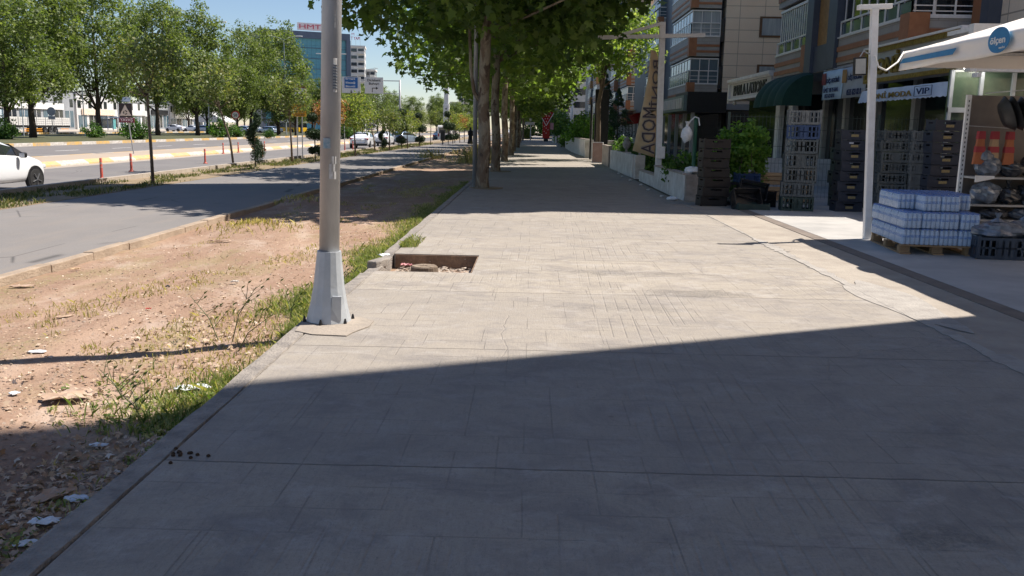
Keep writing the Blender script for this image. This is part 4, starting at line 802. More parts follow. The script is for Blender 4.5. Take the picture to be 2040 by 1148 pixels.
# hedges on median
def bush(label,loc,r,seed,mat=None,n=40,ln=60,size=.12,name='shrub',cat='shrub',group=None,low=-.7,flat=1):
    t=thing(name,label,cat,loc,0,group);pts=crown_pts(n,(0,0,r[2]*.8),r,seed,low=low,shell=.2);m=MB();limbs(m,(0,0,0),pts,8,.03*max(r),seed);m.obj('stems',M_BARK2,t);leaves('foliage',mat or M_SLEAF,pts,[sorted(r)[1]*.33]*len(pts),ln,size,OVAL,seed,.4,t,flat);return t
hb=bush('rounded dark hedge bush beside the pale lamp pole',(AY(440,265,115).x,115,-.2),(1.7,1.7,1.3),51,None,50,50,.22,group='bushes on the median')
for px,Y,s,l in((270,92,.9,'bush under the slow-down sign'),(3,80,.8,'dark bush at the left edge under the trees'),(186,96,.7,'small bush at the foot of the big left trunk'),(470,118,.7,'lighter bush right of the dark hedge'),(536,122,.5,'low spiky bush under the bus front'),(692,135,1.2,'bush beyond the main road, right of the near lamp pole')): copy_tree(hb,loc=(AY(px,265,Y).x,Y,-.2),rz=px,label=l,scale=s)

# ------------------------------------------------------------------ far buildings on the left skyline
M_TGL=tile_mat('teal curtain wall',(.10,.30,.38),(.14,.36,.44),1.6,3.4,(.05,.10,.13),.05,True);MATS['teal curtain wall'].node_tree.nodes['Principled BSDF'].inputs['Roughness'].default_value=.15
M_DKFR=pm('dark blue frame',(.10,.13,.19),None,.3,.5);M_SIGNR=pm('red roof letters',(.62,.06,.12),(.5,.05,.1),3,.5)
hm=thing('office_building','glass office block with a dark frame and red roof letters','building',(-97,322,-.4),R(26.5))
MB().box(0,31,0,24,0,33).obj('wall',M_TGL,hm)
f=MB();f.box(-.8,31.8,-.9,24.5,33,35.4);f.box(30.3,31.9,-1.0,24.5,0,33);f.box(-.9,.4,-1.0,24.5,0,33);f.obj('roof_frame',M_DKFR,hm)
fl=MB()
for k in range(1,9): fl.box(.4,30.3,-.18,0,k*3.7,k*3.7+.18)
fl.obj('floor_line',M_DKFR,hm);bb=MB().box(12.5,28,-.6,-.3,35.8,38.4).obj('letter_board',pm('pale letter board',(.80,.72,.74),None,2,.6),hm);text('HMT 21',12,bb,M_SIGNR,(19.2,-.75,37.1),FACE_CAM,1.5,bold=.0)
def tower(name,label,x,y,w,d,h,rz,wall,nfl,cols=3,extra=None,cat='building'):
    t=thing(name,label,cat,(x,y,-.4),rz);MB().box(0,w,0,d,0,h).obj('wall',wall,t);fh=h/nfl;i=0
    for k in range(nfl):
        for c in range(cols):
            cx=w*(c+.5)/cols;cw=w/cols*.5
            if c%2==1 and cols>1: MB().box(cx-cw*.9,cx+cw*.9,-1.2,0,k*fh+.1,k*fh+fh*.4).obj('balcony',M_SHED,t)
            q=MB().box(cx-cw*.8,cx+cw*.8,-.08,.02,k*fh+fh*.35,k*fh+fh*.82)
            q.obj('window',M_DARKG,t)
        for c in range(2): MB().box(w-.02,w+.08,d*(c+.5)/2-1,d*(c+.5)/2+1,k*fh+fh*.35,k*fh+fh*.8).obj('window',M_DARKG,t)
    MB().box(-.3,w+.3,-.3,d+.3,h,h+.8).obj('parapet',M_SHED,t);return t
def at(px,Y): return AY(px,250,Y).x
ap=tower('apartment_block','pale grey apartment tower with red rooftop letters right of the glass block',at(700,420),420,6.5,14,38,R(8),M_SHED,12,2)
rl=text('T YAPI',4.2,ap,M_SIGNR,(2.4,-.2,42),FACE_CAM,1.4,bold=.02);text('M',1.2,ap,M_SIGNR,(1.3,-.2,43.8),FACE_CAM,1.2);f=MB()
for k in range(3): f.box(.5+k*2,.6+k*2,-.1,0,38.8,41.3)
f.obj('letter_posts',M_SHED,ap)
tower('apartment_block','grey apartment block just above the overhead signs',at(728,430),430,4.8,10,28,R(5),M_GREYR,9,2)
tower('apartment_block','hazy blue-grey apartment block right of the tall pale tower, farthest',at(897,520),520,8,12,16,0,pm('haze tinted render',(.42,.48,.56),None,1,.7),5,3)  # blue of distance haze put into the wall colour
tower('apartment_block','taller white apartment block between tall tower and first plane trunk',at(913,470),470,8,12,24,R(-8),M_SHED,8,3);tower('apartment_block','lower white block with balconies beside the first plane trunk',at(932,450),450,6,12,18,0,M_SHED,6,2)
mn_=thing('tower','tall pale stone tower with a narrower upper shaft','tower',(at(889,300),300,-.4))
MB().box(-.95,.95,-.95,.95,0,9.5).obj('lower_shaft',M_SHED,mn_);MB().box(-.72,.72,-.72,.72,9.5,21).obj('upper_shaft',M_SHED,mn_);MB().lathe([(1.1,21),(1.1,21.5),(.6,22),(.1,25)],8).obj('cap',M_GREYR,mn_);MB().box(-.18,.18,-.99,-.9,7.9,8.5).obj('window',M_DARKG,mn_);MB().box(-.99,.99,-.99,.99,9.3,9.7).obj('ledge',M_WHITE,mn_)
# shops beyond the far road
def shop(label,px0,px1,h,wall,sign=None,glassz=3.,canopy=None,X=-98,sc=None,name='shop_building'):
    y0=AX(px0,255,X).y;y1=AX(px1,255,X).y;t=thing(name,label,'building',(X,y0,-.25));L=y1-y0
    MB().box(-14,0,0,L,0,h).obj('wall',wall,t);MB().box(-14.2,.2,-.2,L+.2,h,h+.4).obj('roof_edge',M_GREYR,t)
    n=max(2,int(L/4))
    for k in range(n): 
        w=MB().box(0,.06,L*(k+.12)/n,L*(k+.88)/n,.5,glassz).obj('shop_window',M_DARKG if k%2 else M_GLASS,t);MB().box(.06,.1,L*(k+.5)/n-.06,L*(k+.5)/n+.06,.5,glassz).obj('mullion',M_WHITE,w)
    m2=MB()
    MB().box(-13,-1,-.06,.0,1,glassz+.5).obj('end_window',M_DARKG,t)
    for k in range(n*2):
        if h>6 and (k*7+int(h))%5<3: MB().box(0,.05,L*(k+.2)/(2*n),L*(k+.8)/(2*n),4.6,6.2).obj('upper_window',M_DARKG,t)
    if sign: MB().box(.1,.3,L*.1,L*.9,glassz+.15,glassz+1.4).obj('sign_board',sign,t)
    if sc: text(sc,L*.6,t,M_ORNG,(.34,L*.5,glassz+.8),FACE_R,.8,bold=.02)
    return t
shop('large grey glass-fronted showroom behind the flatbed truck',-140,150,9,M_GREYR,M_WHITE,3.8,X=-96)
shop('white shop with a faded orange fascia behind the bus shelter',155,236,7.5,M_SHED,pm('peach fascia',(.80,.55,.35),(.8,.7,.6),3,.6),3.)
shop('bright white shop left of the glass-fronted one',238,296,6.5,M_WHITE,M_SHED,3.2)
shop('glass-fronted shop with dark canopy where a person walks',298,338,6,M_GREYR,M_BLACK,3.6)
shop('low white shop behind the parked pale cars',340,415,7,M_SHED,M_WHITE,2.8)
tn=thing('market_tent','pale pitched tent roof with a red sign behind the hedge','tent',(AY(428,255,205).x,205,-.25));tn.scale=(.42,.5,.72);MB().prism([(-9,2.8),(-9,3.4),(-1,6.2),(9,3.2),(9,2.8)],-7,7,'y').obj('tent_roof',M_SHED,tn)
for sx in(-8.5,8.5):
    for yy in(-6.5,6.5): MB().tube([(sx,yy,0),(sx,yy,2.9)],.12,6).obj('post',M_GALVP,tn)
MB().box(5.4,8.8,-7.4,-7.05,.8,3.).obj('red_sign',M_RED,tn)
# bus shelter
p=AX(220,256,-87);bs=thing('bus_shelter','small bus shelter with a teal advert panel','bus shelter',(-87,p.y,-.25));MB().box(-1.2,1.2,-3.5,3.5,2.55,2.75).obj('roof',M_DKFR,bs)
for yy in(-3.3,-1.,1.,3.3): MB().box(1.0,1.12,yy-.06,yy+.06,0,2.55).obj('post',M_DKFR,bs)
MB().box(-1.15,-1.1,-3.3,3.3,.4,2.4).obj('back_pane',M_GLASS,bs);MB().box(.9,1.0,-1.,.4,.3,2.3).obj('advert_panel',pm('teal advert',(.05,.28,.30),(.2,.45,.42),2,.3),bs)
# ------------------------------------------------------------------ people
M_CLOTH=pm('black cloth',(.012,.012,.014),(.02,.02,.024),12,.85,bump=.4);M_SKIN=pm('skin',(.46,.29,.21),(.42,.26,.19),12,.55);M_BLU=pm('blue grey cloth',(.10,.13,.2),(.07,.09,.15),9,.85);M_TANC=pm('tan cloth',(.38,.30,.22),(.3,.24,.18),9,.85)
def figure(label,loc,rz,top,bottom,robe=False,stride=.28):
    me=bpy.data.meshes.new('person');s=stride
    V=[(0,0,.93),(0,0,1.12),(0,0,1.38),(0,.01,1.50),(0,.03,1.62),(0,.03,1.70),(-.17,0,1.40),(-.22,-.12,1.15),(-.22,-.02,.92),(.17,0,1.40),(.22,.12,1.15),(.22,.24,.95),(-.09,0,.90),(-.10,s*.6,.50),(-.10,s*.7,.08),(-.10,s*.7+.16,.04),(.09,0,.90),(.10,-s*.2,.50),(.10,-s*1.1,.12),(.10,-s*1.1+.14,.05)]
    E=[(0,1),(1,2),(2,3),(3,4),(4,5),(2,6),(6,7),(7,8),(2,9),(9,10),(10,11),(0,12),(12,13),(13,14),(14,15),(0,16),(16,17),(17,18),(18,19)]
    rr=[.14,.125,.14,.055,.088,.07,.06,.045,.032,.06,.045,.032,.085,.06,.042,.035,.085,.06,.042,.035]
    me.from_pydata(V,E,[]);me.materials.append(M_SKIN);o=bpy.data.objects.new('person',me);COL.objects.link(o);o.location=loc;o.rotation_euler=(0,0,rz)
    md=o.modifiers.new('k','SKIN');o.modifiers.new('s','SUBSURF').levels=1
    for i,r in enumerate(rr): me.skin_vertices[0].data[i].radius=(r,r*.85,);me.skin_vertices[0].data[i].use_root=(i==0)
    if robe:
        g=MB();prof=[(.30,.06),(.31,.12),(.27,.4),(.235,.75),(.21,1.0),(.215,1.25),(.20,1.40),(.10,1.49),(.105,1.55),(.125,1.63),(.115,1.72),(.06,1.775),(.01,1.785)];n=24;vs=[];fs=[]
        for r,z in prof:
            for k in range(n):
                a=k*2*math.pi/n;fold=1+(.07*math.sin(7*a+z*2) if z<1.2 else 0);st=1.25 if z<.5 else 1.1 if z<1.3 else 1.
                vs.append((r*fold*math.cos(a)*(1.05 if z>1.0 and z<1.42 else .85),r*fold*math.sin(a)*st-(.12*(1-z) if z<1 else 0)*1.,z))
        for i in range(len(prof)-1):
            for k in range(n): fs.append((i*n+k,i*n+(k+1)%n,(i+1)*n+(k+1)%n,(i+1)*n+k))
        g.add(vs,fs);g.tube([(-.17,0,1.40),(-.25,-.10,1.15),(-.22,.02,.92)],[.085,.075,.09],10);g.tube([(.17,0,1.40),(.25,.08,1.15),(.22,.22,.97)],[.085,.075,.09],10);g.obj('robe',M_CLOTH,o,smooth=True)
    else:
        g=MB();g.tube([(0,0,.88),(0,0,1.0),(0,0,1.2),(0,0,1.42),(0,0,1.49)],[.165,.155,.165,.16,.07],14)
        for sx,p in((-1,[(-.16,0,1.42),(-.22,-.12,1.15),(-.22,-.04,.97)]),(1,[(.16,0,1.42),(.22,.12,1.15),(.22,.22,1.0)])): g.tube(p,[.075,.062,.055],10)
        g.obj('shirt',top,o,smooth=True);g=MB();g.tube([(-.09,0,.93),(-.10,s*.6,.50),(-.10,s*.7,.10)],[.105,.078,.065],10);g.tube([(.09,0,.93),(.10,-s*.2,.50),(.10,-s*1.1,.14)],[.105,.078,.065],10);g.obj('trousers',bottom,o,smooth=True)
        MB().lathe([(.02,1.79),(.075,1.775),(.098,1.71),(.1,1.64),(.085,1.60)],14,(0,.02,0)).obj('hair',M_BLACK,o,smooth=True)
    return tag(o,label,'person')
x,y=G(937,286.5);figure('person in a long black robe and headscarf walking on the path','x' and (x,y,-.085),R(200),None,None,True)
x,y=G(950,284.5);figure('person in light top walking beyond the one in black','x' and (x,y+6,-.085),R(180),M_TANC,M_BLU)
p=AX(337,258,-88);figure('distant person walking in front of the glass-fronted shop',(-88,p.y,-.25),R(70),M_BLU,M_CLOTH)
x,y=G(882,287.5,-.07);lb=thing('litter_bin','slim dark bin on a post beside the ball topiary','bin',(x,y,-.08));MB().box(-.22,.22,-.18,.18,.35,1.25).obj('box',M_BLACK,lb,bevel=.03);MB().box(-.3,.3,-.25,.25,1.28,1.42).obj('hood',M_BLACK,lb,bevel=.03);MB().tube([(0,0,0),(0,0,.4)],.06,8).obj('post',M_BLACK,lb)
bn=thing('bench','light slatted bench on the dirt beyond the first plane trunk','bench',(-3.5,62,-.15))
for k in range(3): MB().box(-1.6,1.6,-.25+k*.17,-.12+k*.17,.42,.46).obj('slat',M_TANC,bn)
for sx in(-1.2,1.2): MB().box(sx-.05,sx+.05,-.2,.2,0,.42).obj('leg',M_WWALL,bn)
# ------------------------------------------------------------------ buildings on the right
def railing(parent,x,y0,y1,z,h=.42,end=None,n=None,panel=None):
    m=MB();n=n or max(2,int((y1-y0)/.8));m.bar((x,y0,z+h),(x,y1,z+h),.05);m.bar((x,y0,z+.03),(x,y1,z+.03),.04)
    for k in range(n+1): yy=y0+(y1-y0)*k/n;m.bar((x,yy,z),(x,yy,z+h),.035)
    if end:
        m.bar((x,y0,z+h),(end,y0,z+h),.05);m.bar((x,y0,z+h*.6),(end,y0,z+h*.6),.025);m.bar((x,y0,z+h*.3),(end,y0,z+h*.3),.025);m.bar((x,y0,z+.03),(end,y0,z+.03),.04)
        for k in range(4): xx=x+(end-x)*k/3;m.bar((xx,y0,z),(xx,y0,z+h),.035)
    o=m.obj('railing',M_WHITEM,parent)
    if panel: MB().box(x+.03,x+.045,y0+.05,y1-.05,z+.06,z+h-.05).obj('railing_pane',panel,o)
    return o
def balcony(t,xf,xw,y0,y1,z,top,curt=False,corner=M_BROWN,rail=.42,slats=9,glass=None,cut=0):
    """parapet z..z+1.2 then railing and glazing up to top"""
    b=MB().box(xf,xw,y0,y1,z+cut,z+1.18).obj('balcony',M_STONE,t)
    s=MB()
    for zz in((.22,.58) if not cut else (.5,.8)): s.box(xf-.03,xw,y0-.03,y1+.03,z+zz,z+zz+.14)
    s.obj('stripe',M_BROWN,b);MB().box(xf-.06,xf+.42,y0-.06,y0+.5,z+cut+.02,z+1.3).obj('corner_block',corner,b);MB().box(xf-.04,xw,y0-.04,y1+.04,z+1.18,z+1.22).obj('coping',M_WHITEM,b)
    railing(b,xf+.02,y0+.05,y1-.05,z+1.22,rail,end=xw,panel=M_GLASS)
    g=MB().box(xf+.12,xw,y0+.14,y1-.1,z+1.22,top).obj('glazing',glass or (M_CURT if curt else M_GLASS),b)
    fr=MB();n=slats
    for k in range(n+1): yy=y0+.14+(y1-y0-.24)*k/n;fr.box(xf+.095,xf+.12,yy-.02,yy+.02,z+1.22,top)
    for k in range(4): xx=xf+.12+(xw-xf-.12)*k/3;fr.box(xx-.02,xx+.02,y0+.115,y0+.14,z+1.22,top)
    fr.box(xf+.06,xw,y0+.08,y1-.08,top-.08,top);fr.obj('glazing_frame',M_WHITEM,g);return b
# B1 : the nearest block with the fashion shop
b1=thing('apartment_building','nearest apartment block with glazed balconies above the fashion shop','building',(0,0,0))
MB().box(10.5,24,22.8,33.7,4.1,20).obj('wall',M_BEIGE2,b1);MB().box(10.5,24,28.8,33.7,20,40).obj('shade_storeys',M_BEIGE2,b1);MB().box(12.8,24,33.7,44,0,30).obj('shade_wing',M_BEIGE,b1);MB().box(16.3,28,44,58.5,0,18).obj('shade_tower',M_BEIGE,b1);MB().box(10.5,24,12.5,22.8,4.1,6.6).obj('side_wing',M_BEIGE,b1)  # unseen upper and rear volumes added and sized to shade sidewalk and path
MB().box(10.9,24,20.5,33.7,.0,4.1).obj('ground_floor',M_DARKG,b1);MB().box(10.42,10.9,12.5,33.7,3.95,4.12).obj('floor_band',M_GREYR,b1)
for yy in(20.6,22.9,25.6,28.4,31.2,33.4): MB().box(10.75,10.95,yy-.13,yy+.13,0,3.95).obj('shopfront_post',pm('pale shopfront frame',(.45,.43,.40),None,4,.5),b1)
for k in range(6):
    z=3.2+k*2.87
    balcony(b1,8.95,10.5,21.9,26.9,z,z+2.78,slats=8,glass=M_DARKG,cut=0 if k else .42);balcony(b1,8.95,10.5,29.9,33.7,z,z+2.78,slats=14,cut=0 if k else .42)
pl=MB();pl.box(8.85,10.5,26.95,27.7,3.55,20);pl.box(8.85,10.5,29.2,29.85,3.55,20);pl.box(8.95,10.5,27.7,29.2,3.55,4.35);pl.obj('navy_pier',M_NAVY,b1)
MB().box(8.98,10.5,18.75,33.7,3.54,3.60).obj('soffit',M_GREYR,b1);MB().box(9.05,10.5,27.7,29.2,4.35,20).obj('ochre_panel',M_ORNG,b1);pb=MB();pb.box(10.3,10.5,21.2,21.75,4.2,6.6);pb.obj('brown_pier',M_BROWN,b1);MB().box(10.2,10.5,20.8,21.15,4.12,6.6).obj('dark_pier',M_NAVY,b1)
wn=MB().box(10.40,10.5,17.8,20.6,4.95,7.0).obj('window',M_NAVY,b1);MB().box(10.37,10.40,18.0,20.4,5.1,6.9).obj('pane',M_DARKG,wn)
mm=MB();mm.box(10.34,10.37,19.15,19.25,5.1,6.9);mm.obj('mullion',M_NAVY,wn)
# low shop extension with the white moulded sign
ex=thing('shop_extension','single-storey dark shopfront joined to the nearest block','building',(0,0,0));MB().box(10.2,12.8,34.6,42.5,0,3.1).obj('shopfront',M_DARKG,ex);MB().box(9.6,12.8,33.8,42.6,3.1,3.9).obj('roof_slab',M_GREYR,ex)
for yy in(34.8,36.6): 
    d=MB().box(9.95,10.15,yy-.28,yy+.28,0,3.1).obj('white_pilaster',M_WHITE,ex)
ms=thing('shop_sign','white moulded sign board with black letters beside the green awning','shop sign',(0,0,0))
MB().box(9.1,9.6,34.7,41.6,3.12,3.85).obj('board',M_SHED,ms);f=MB();f.box(8.95,9.6,34.6,41.8,3.85,3.98);f.box(9.0,9.6,34.6,41.7,3.78,3.85);f.box(9.0,9.6,34.65,41.7,3.04,3.13);f.box(9.0,9.1,41.55,41.75,2.95,3.85);f.lathe([(.02,-.16),(.09,-.08),(.06,.02)],8,(9.15,40.9,3.0));f.obj('moulding',M_WHITE,ms)
text('PARLA LATIONE',5.6,ms,M_BLACK,(9.08,38.1,3.47),FACE_ST,.46,ext=.02,bold=.03)
aw=thing('awning','dark green domed fabric awning over a shop door','awning',(0,0,0));M_AWN=pm('dark green canvas',(.015,.06,.045),(.01,.045,.033),3,.8)
for k in range(4):
    y0=29.0+k*.9;m=MB();n=8;vs=[];fs=[]
    for i in range(n+1):
        a=i/n*math.pi/2
        for j in range(7):
            v=j/6;bul=.10*math.sin(v*math.pi);vs.append((8.93-(.95+bul)*math.sin(a),y0+.9*v,2.5+(.98+bul)*math.cos(a)))
    for i in range(n):
        for j in range(6): q=i*7+j;fs.append((q,q+1,q+8,q+7))
    m.add(vs,fs);m.obj('canvas_panel',M_AWN,aw,smooth=True)
MB().prism([(8.93,2.5)]+[(8.93-.95*math.sin(a*math.pi/16),2.5+.98*math.cos(a*math.pi/16)) for a in range(9)][::-1],28.97,29.0,'y').obj('end_panel',M_AWN,aw)
# dental banners
def banner(nm,label,y0,y1,mat,cat='banner',X=8.88,z0=2.64,z1=3.49): 
    t=thing(nm,label,cat,(X,(y0+y1)/2,(z0+z1)/2));m=MB();n=10;vs=[];fs=[]
    W=(y1-y0);Hh=z1-z0
    for i in range(n+1):
        for j in range(5): vs.append((.03*math.sin(i*1.3+j*.7)*.6,-W/2+W*i/n,-Hh/2+Hh*j/4))
    for i in range(n):
        for j in range(4): q=i*5+j;fs.append((q,q+1,q+6,q+5))
    o=m.add(vs,fs).obj('cloth',mat,t,smooth=True);o.modifiers.new('s','SOLIDIFY').thickness=.01
    MB().tube([(.02,-W/2,Hh/2+.03),(.02,W/2,Hh/2+.03)],.02,6).obj('rail',M_GALV,t);return t
M_LB=pm('light blue banner',(.50,.66,.80),(.42,.58,.74),2,.5);M_GB=pm('grey banner',(.42,.46,.52),(.36,.40,.46),2,.5);M_INK=pm('navy ink',(.02,.04,.12),None,4,.6)
t=banner('dental_banner','light blue dentist banner with navy letters',26.12,27.85,M_LB);text('DİŞ HEKİMİ',1.05,t,M_INK,(-.05,-.2,.12),FACE_ST,.2,bold=.02);text('ÜMİT BEYHAN',1.25,t,M_INK,(-.05,-.05,-.13),FACE_ST,.18);text('0535 623 82 8',.85,t,M_INK,(-.05,-.0,-.32),FACE_ST,.12);MB().box(-.045,-.035,.45,.8,.02,.36).obj('emblem',M_MAR,t)
t=banner('dental_banner','grey dentist banner between the blue one and the gold sign',24.3,26.08,M_GB);text('DİŞ HEKİMİ',1.05,t,M_INK,(-.05,-.2,.12),FACE_ST,.2,bold=.02);text('0535 623 82 8',1.1,t,M_INK,(-.05,-.2,-.28),FACE_ST,.17,bold=.02);MB().box(-.045,-.035,.48,.82,.0,.36).obj('emblem',M_ORNG,t)
# gold boutique sign and VIP valance
M_GOLD=pm('gold letters',(.42,.29,.07),(.20,.13,.03),14,.35,.7);M_SGN=pm('grey sign face',(.42,.45,.48),(.36,.39,.42),2,.4)
bs_=thing('shop_sign','large ornate grey sign with gold frame and gold letters','shop sign',(8.86,21.45,3.37));bs_.scale=(1,.79,.86);MB().box(-.06,.3,-3.35,3.35,-.5,.5).obj('board',M_SGN,bs_)
f=MB();f.box(-.12,-.06,-3.35,3.35,.36,.5);f.box(-.12,-.06,-3.35,3.35,-.5,-.38);f.box(-.12,-.06,-3.35,-3.2,-.38,.36);f.box(-.12,-.06,3.2,3.35,-.38,.36);f.obj('gold_frame',M_GOLD,bs_);f=MB();f.box(-.16,.3,-3.42,3.42,.5,.56);f.box(-.16,.3,-3.42,-3.36,-.5,.5);f.obj('white_edge',M_WHITEM,bs_)
text('BONİ MODA',5.4,bs_,M_GOLD,(-.1,.15,.02),FACE_ST,.62,ext=.03,bold=.03);MB().box(-.08,-.065,-3.1,-1.9,-.34,-.2).obj('small_plate',M_INK,bs_)
vb=thing('valance','pale blue scalloped valance with gold letters hanging below the ornate sign','valance',(8.68,21.4,2.60));vb.scale=(1,.87,.78);m=MB();n=44;W=5.9;vs=[];fs=[]
for i in range(n+1):
    for j in range(4): vs.append((.02*math.sin(i*.9)-.03*j,-W/2+W*i/n,.19-.38*j/3-(.03*abs(math.sin(i*1.57)) if j==3 else 0)))
for i in range(n):
    for j in range(3): q=i*4+j;fs.append((q,q+1,q+5,q+4))
m.add(vs,fs).obj('cloth',pm('pale blue cloth',(.62,.69,.82),(.48,.55,.68),2,.6),vb);text('BONİ MODA',2.9,vb,M_GOLD,(-.16,.35,-.02),FACE_ST,.22,ext=.008,bold=.02);text('VIP',.75,vb,M_INK,(-.16,-1.75,-.02),FACE_ST,.17,ext=.008)
bx=MB();[bx.bar(a,b,.012,.012) for a,b in(((-.155,-1.25,.12),(-.155,-2.25,.12)),((-.155,-1.25,-.15),(-.155,-2.25,-.15)),((-.155,-1.25,-.15),(-.155,-1.25,.12)),((-.155,-2.25,-.15),(-.155,-2.25,.12)))];bx.obj('letter_box',M_INK,vb)
ar_=MB();[ar_.bar((.3,yy,.4),(-.02,yy,.19),.03) for yy in(-2.9,2.9)];ar_.obj('awning_arm',M_GALV,vb)
# B2..: camera-facing flank + stacked balconies
def block(label,xw,y0,y1,h,xb,by1,n,z0=3.1,fh=2.9,wall=M_BEIGE,corner=M_BROWN,curt=True,name='apartment_building',winx=(13.4,15.2),canopy=False):
    t=thing(name,label,'building',(0,0,0));MB().box(xw,xw+16,y0,y1,z0,h).obj('wall',wall,t);MB().box(xw,xw+16,y0+9,y1,h,28).obj('shade_storeys',wall,t);MB().box(xw+.5,xw+16,y0+.5,y1,0,z0).obj('ground_floor',M_DARKG,t);MB().box(xw-.1,xw+16,y0-.1,y1,z0-.35,z0).obj('floor_band',M_GREYR,t)  # unseen set-back top storeys added to shape the street shadow
    MB().box(xb+.6,xw,y0+1,y1,z0,min(h,12.3)).obj('street_wall',M_NAVY,t)
    for k in range(n):
        z=z0+k*fh;balcony(t,xb,xw-.3,y0,by1,z,z+fh-.1,curt=(k%2==1) and curt,corner=corner,rail=.8,slats=7)
        if by1+14<y1: balcony(t,xb,xw-.3,by1+7,by1+14,z,z+fh-.1,corner=corner,rail=.8,slats=7)
        if winx:
            w=MB().box(winx[0],winx[1],y0-.06,y0+.02,z+1.2,z+2.45).obj('window',pm('brown window frame',(.16,.09,.05),None,3,.6),t);MB().box(winx[0]+.15,winx[1]-.15,y0-.09,y0-.06,z+1.32,z+2.33).obj('pane',M_CURT,w);MB().box((winx[0]+winx[1])/2-.05,(winx[0]+winx[1])/2+.05,y0-.11,y0-.09,z+1.32,z+2.33).obj('mullion',M_BROWN,w)
        s=MB().box(xw-.28,xw-.05,y0+.3,y0+.02,z+.9,z+2.3).obj('narrow_window',M_DARKG,t)
    for k in range(int((y1-y0)/4)): MB().box(xw+.3,xw+.5,y0+2+k*4,y0+2.4+k*4,0,z0-.35).obj('shopfront_post',M_WHITE,t)
    return t
B2=block('second apartment block with a wide beige tiled flank and brown-cornered balconies',11.9,57,92,12.3,9.75,65,3,3.4,winx=(14.0,16.8))
MB().box(12.3,20,57.05,57.4,0,3.0).obj('entrance_glass',M_DARKG,B2)
dk=thing('shop_canopy','black box canopy with a pale lettered band along the street','canopy',(0,0,0));MB().box(9.1,11.4,53,57.5,2.75,3.95).obj('box',M_BLACK,dk);MB().box(8.9,9.1,53.2,66,2.85,3.75).obj('sign_band',pm('teal grey sign band',(.16,.22,.24),None,2,.3),dk)
for k in range(16): MB().box(8.84,8.9,53.8+k*.7,54.1+k*.7,3.0,3.6).obj('letter_stroke',M_SHED,dk)
for yy in(53.3,56,59,62,65): MB().box(9.4,9.6,yy-.1,yy+.1,0,2.75).obj('post',M_GREYR,dk)
MB().box(10.6,11.9,57.6,90,0,3.1).obj('street_glazing',M_DARKG,B2)
B3=block('third apartment block half hidden by the leafy tree',12.4,98,140,24,10.2,106,6,3.6,winx=None,wall=M_BEIGE)
B4=block('fourth apartment block with ochre balconies above the bushes',12.6,150,190,28,10.5,158,8,3.4,winx=None,corner=M_ORNG,wall=M_SHED);
B5=tower('apartment_block','white residential tower with balconies behind the conifers',at(1140,215),215,10,14,40,0,M_SHED,13,3)
B6=tower('apartment_block','low pinkish-white apartment house at the end of the street',at(1103,330),330,13,14,13.5,0,pm('pinkish render',(.62,.52,.50),(.55,.46,.44),1,.8),4,4)
bd=tower('apartment_block','dark low shop block behind the red totem',at(1096,230),230,12,10,5.5,0,M_GREYR,2,3)
rd=thing('red_awning','small red awning panel under the third block','awning',(0,0,0));MB().prism([(9.6,3.0),(10.9,3.5),(10.9,2.4),(9.6,2.2)],91,97,'y').obj('canvas',M_RED,rd);MB().box(9.4,12,90,97.5,3.6,3.72).obj('eave_slab',pm('warm eave',(.55,.45,.25),None,2,.6),rd)  # eave is a plain slab in one even tan colour
# off-frame block behind the viewer's right shoulder (casts the near shadow) and market front
mb_=thing('apartment_building','tall block by the viewer whose shadow falls across the near sidewalk','building',(0,0,0));MB().box(8.7,28,-34,10.07,0,30).obj('wall',M_BEIGE,mb_)
mk=thing('grocery_shop','small grocery front with white fascia and ceiling lamps','shop',(0,0,0))
MB().box(8.4,10.45,17.6,17.8,2.86,3.75).obj('fascia',M_WHITEM,mk);MB().box(8.4,10.45,17.8,18.7,3.62,3.7).obj('roof_slab',M_WHITEM,mk);MB().box(8.42,10.4,17.8,18.66,2.98,3.02).obj('ceiling',M_WHITE,mk)
MB().box(8.5,10.45,18.6,18.66,0,2.95).obj('glass_front',pm('green tinted glass',(.05,.085,.06),(.12,.17,.11),1.6,.08,spec=.9),mk);f=MB();[f.box(x,x+.07,18.54,18.6,0,2.95) for x in(8.5,9.1,9.75)];f.box(8.5,10.4,18.53,18.6,2.1,2.2);f.obj('glass_frame',M_GALVP,mk)
M_LIT=pm('lit ceiling lamp',(1,.96,.88),(1,.96,.88),1,.5,emit=9)
for x,y in((8.6,17.95),(8.95,18.0),(9.3,17.95),(8.75,18.35),(9.2,18.3)): MB().lathe([(.02,2.96),(.1,2.96),(.11,2.98)],14,(x,y,0)).obj('ceiling_lamp',M_LIT,mk)
MB().box(8.9,10.5,14.9,15.0,1.9,3.0).obj('side_wall',M_SHED,mk)
cctv=thing('security_camera','small white security camera under the grocery fascia','camera',(8.5,17.5,2.78));MB().cbox((0,0,0),(.08,.22,.08)).obj('housing',M_WHITEM,cctv,bevel=.01);MB().tube([(0,.02,.04),(0,.06,.12)],.012,6).obj('bracket',M_WHITEM,cctv)
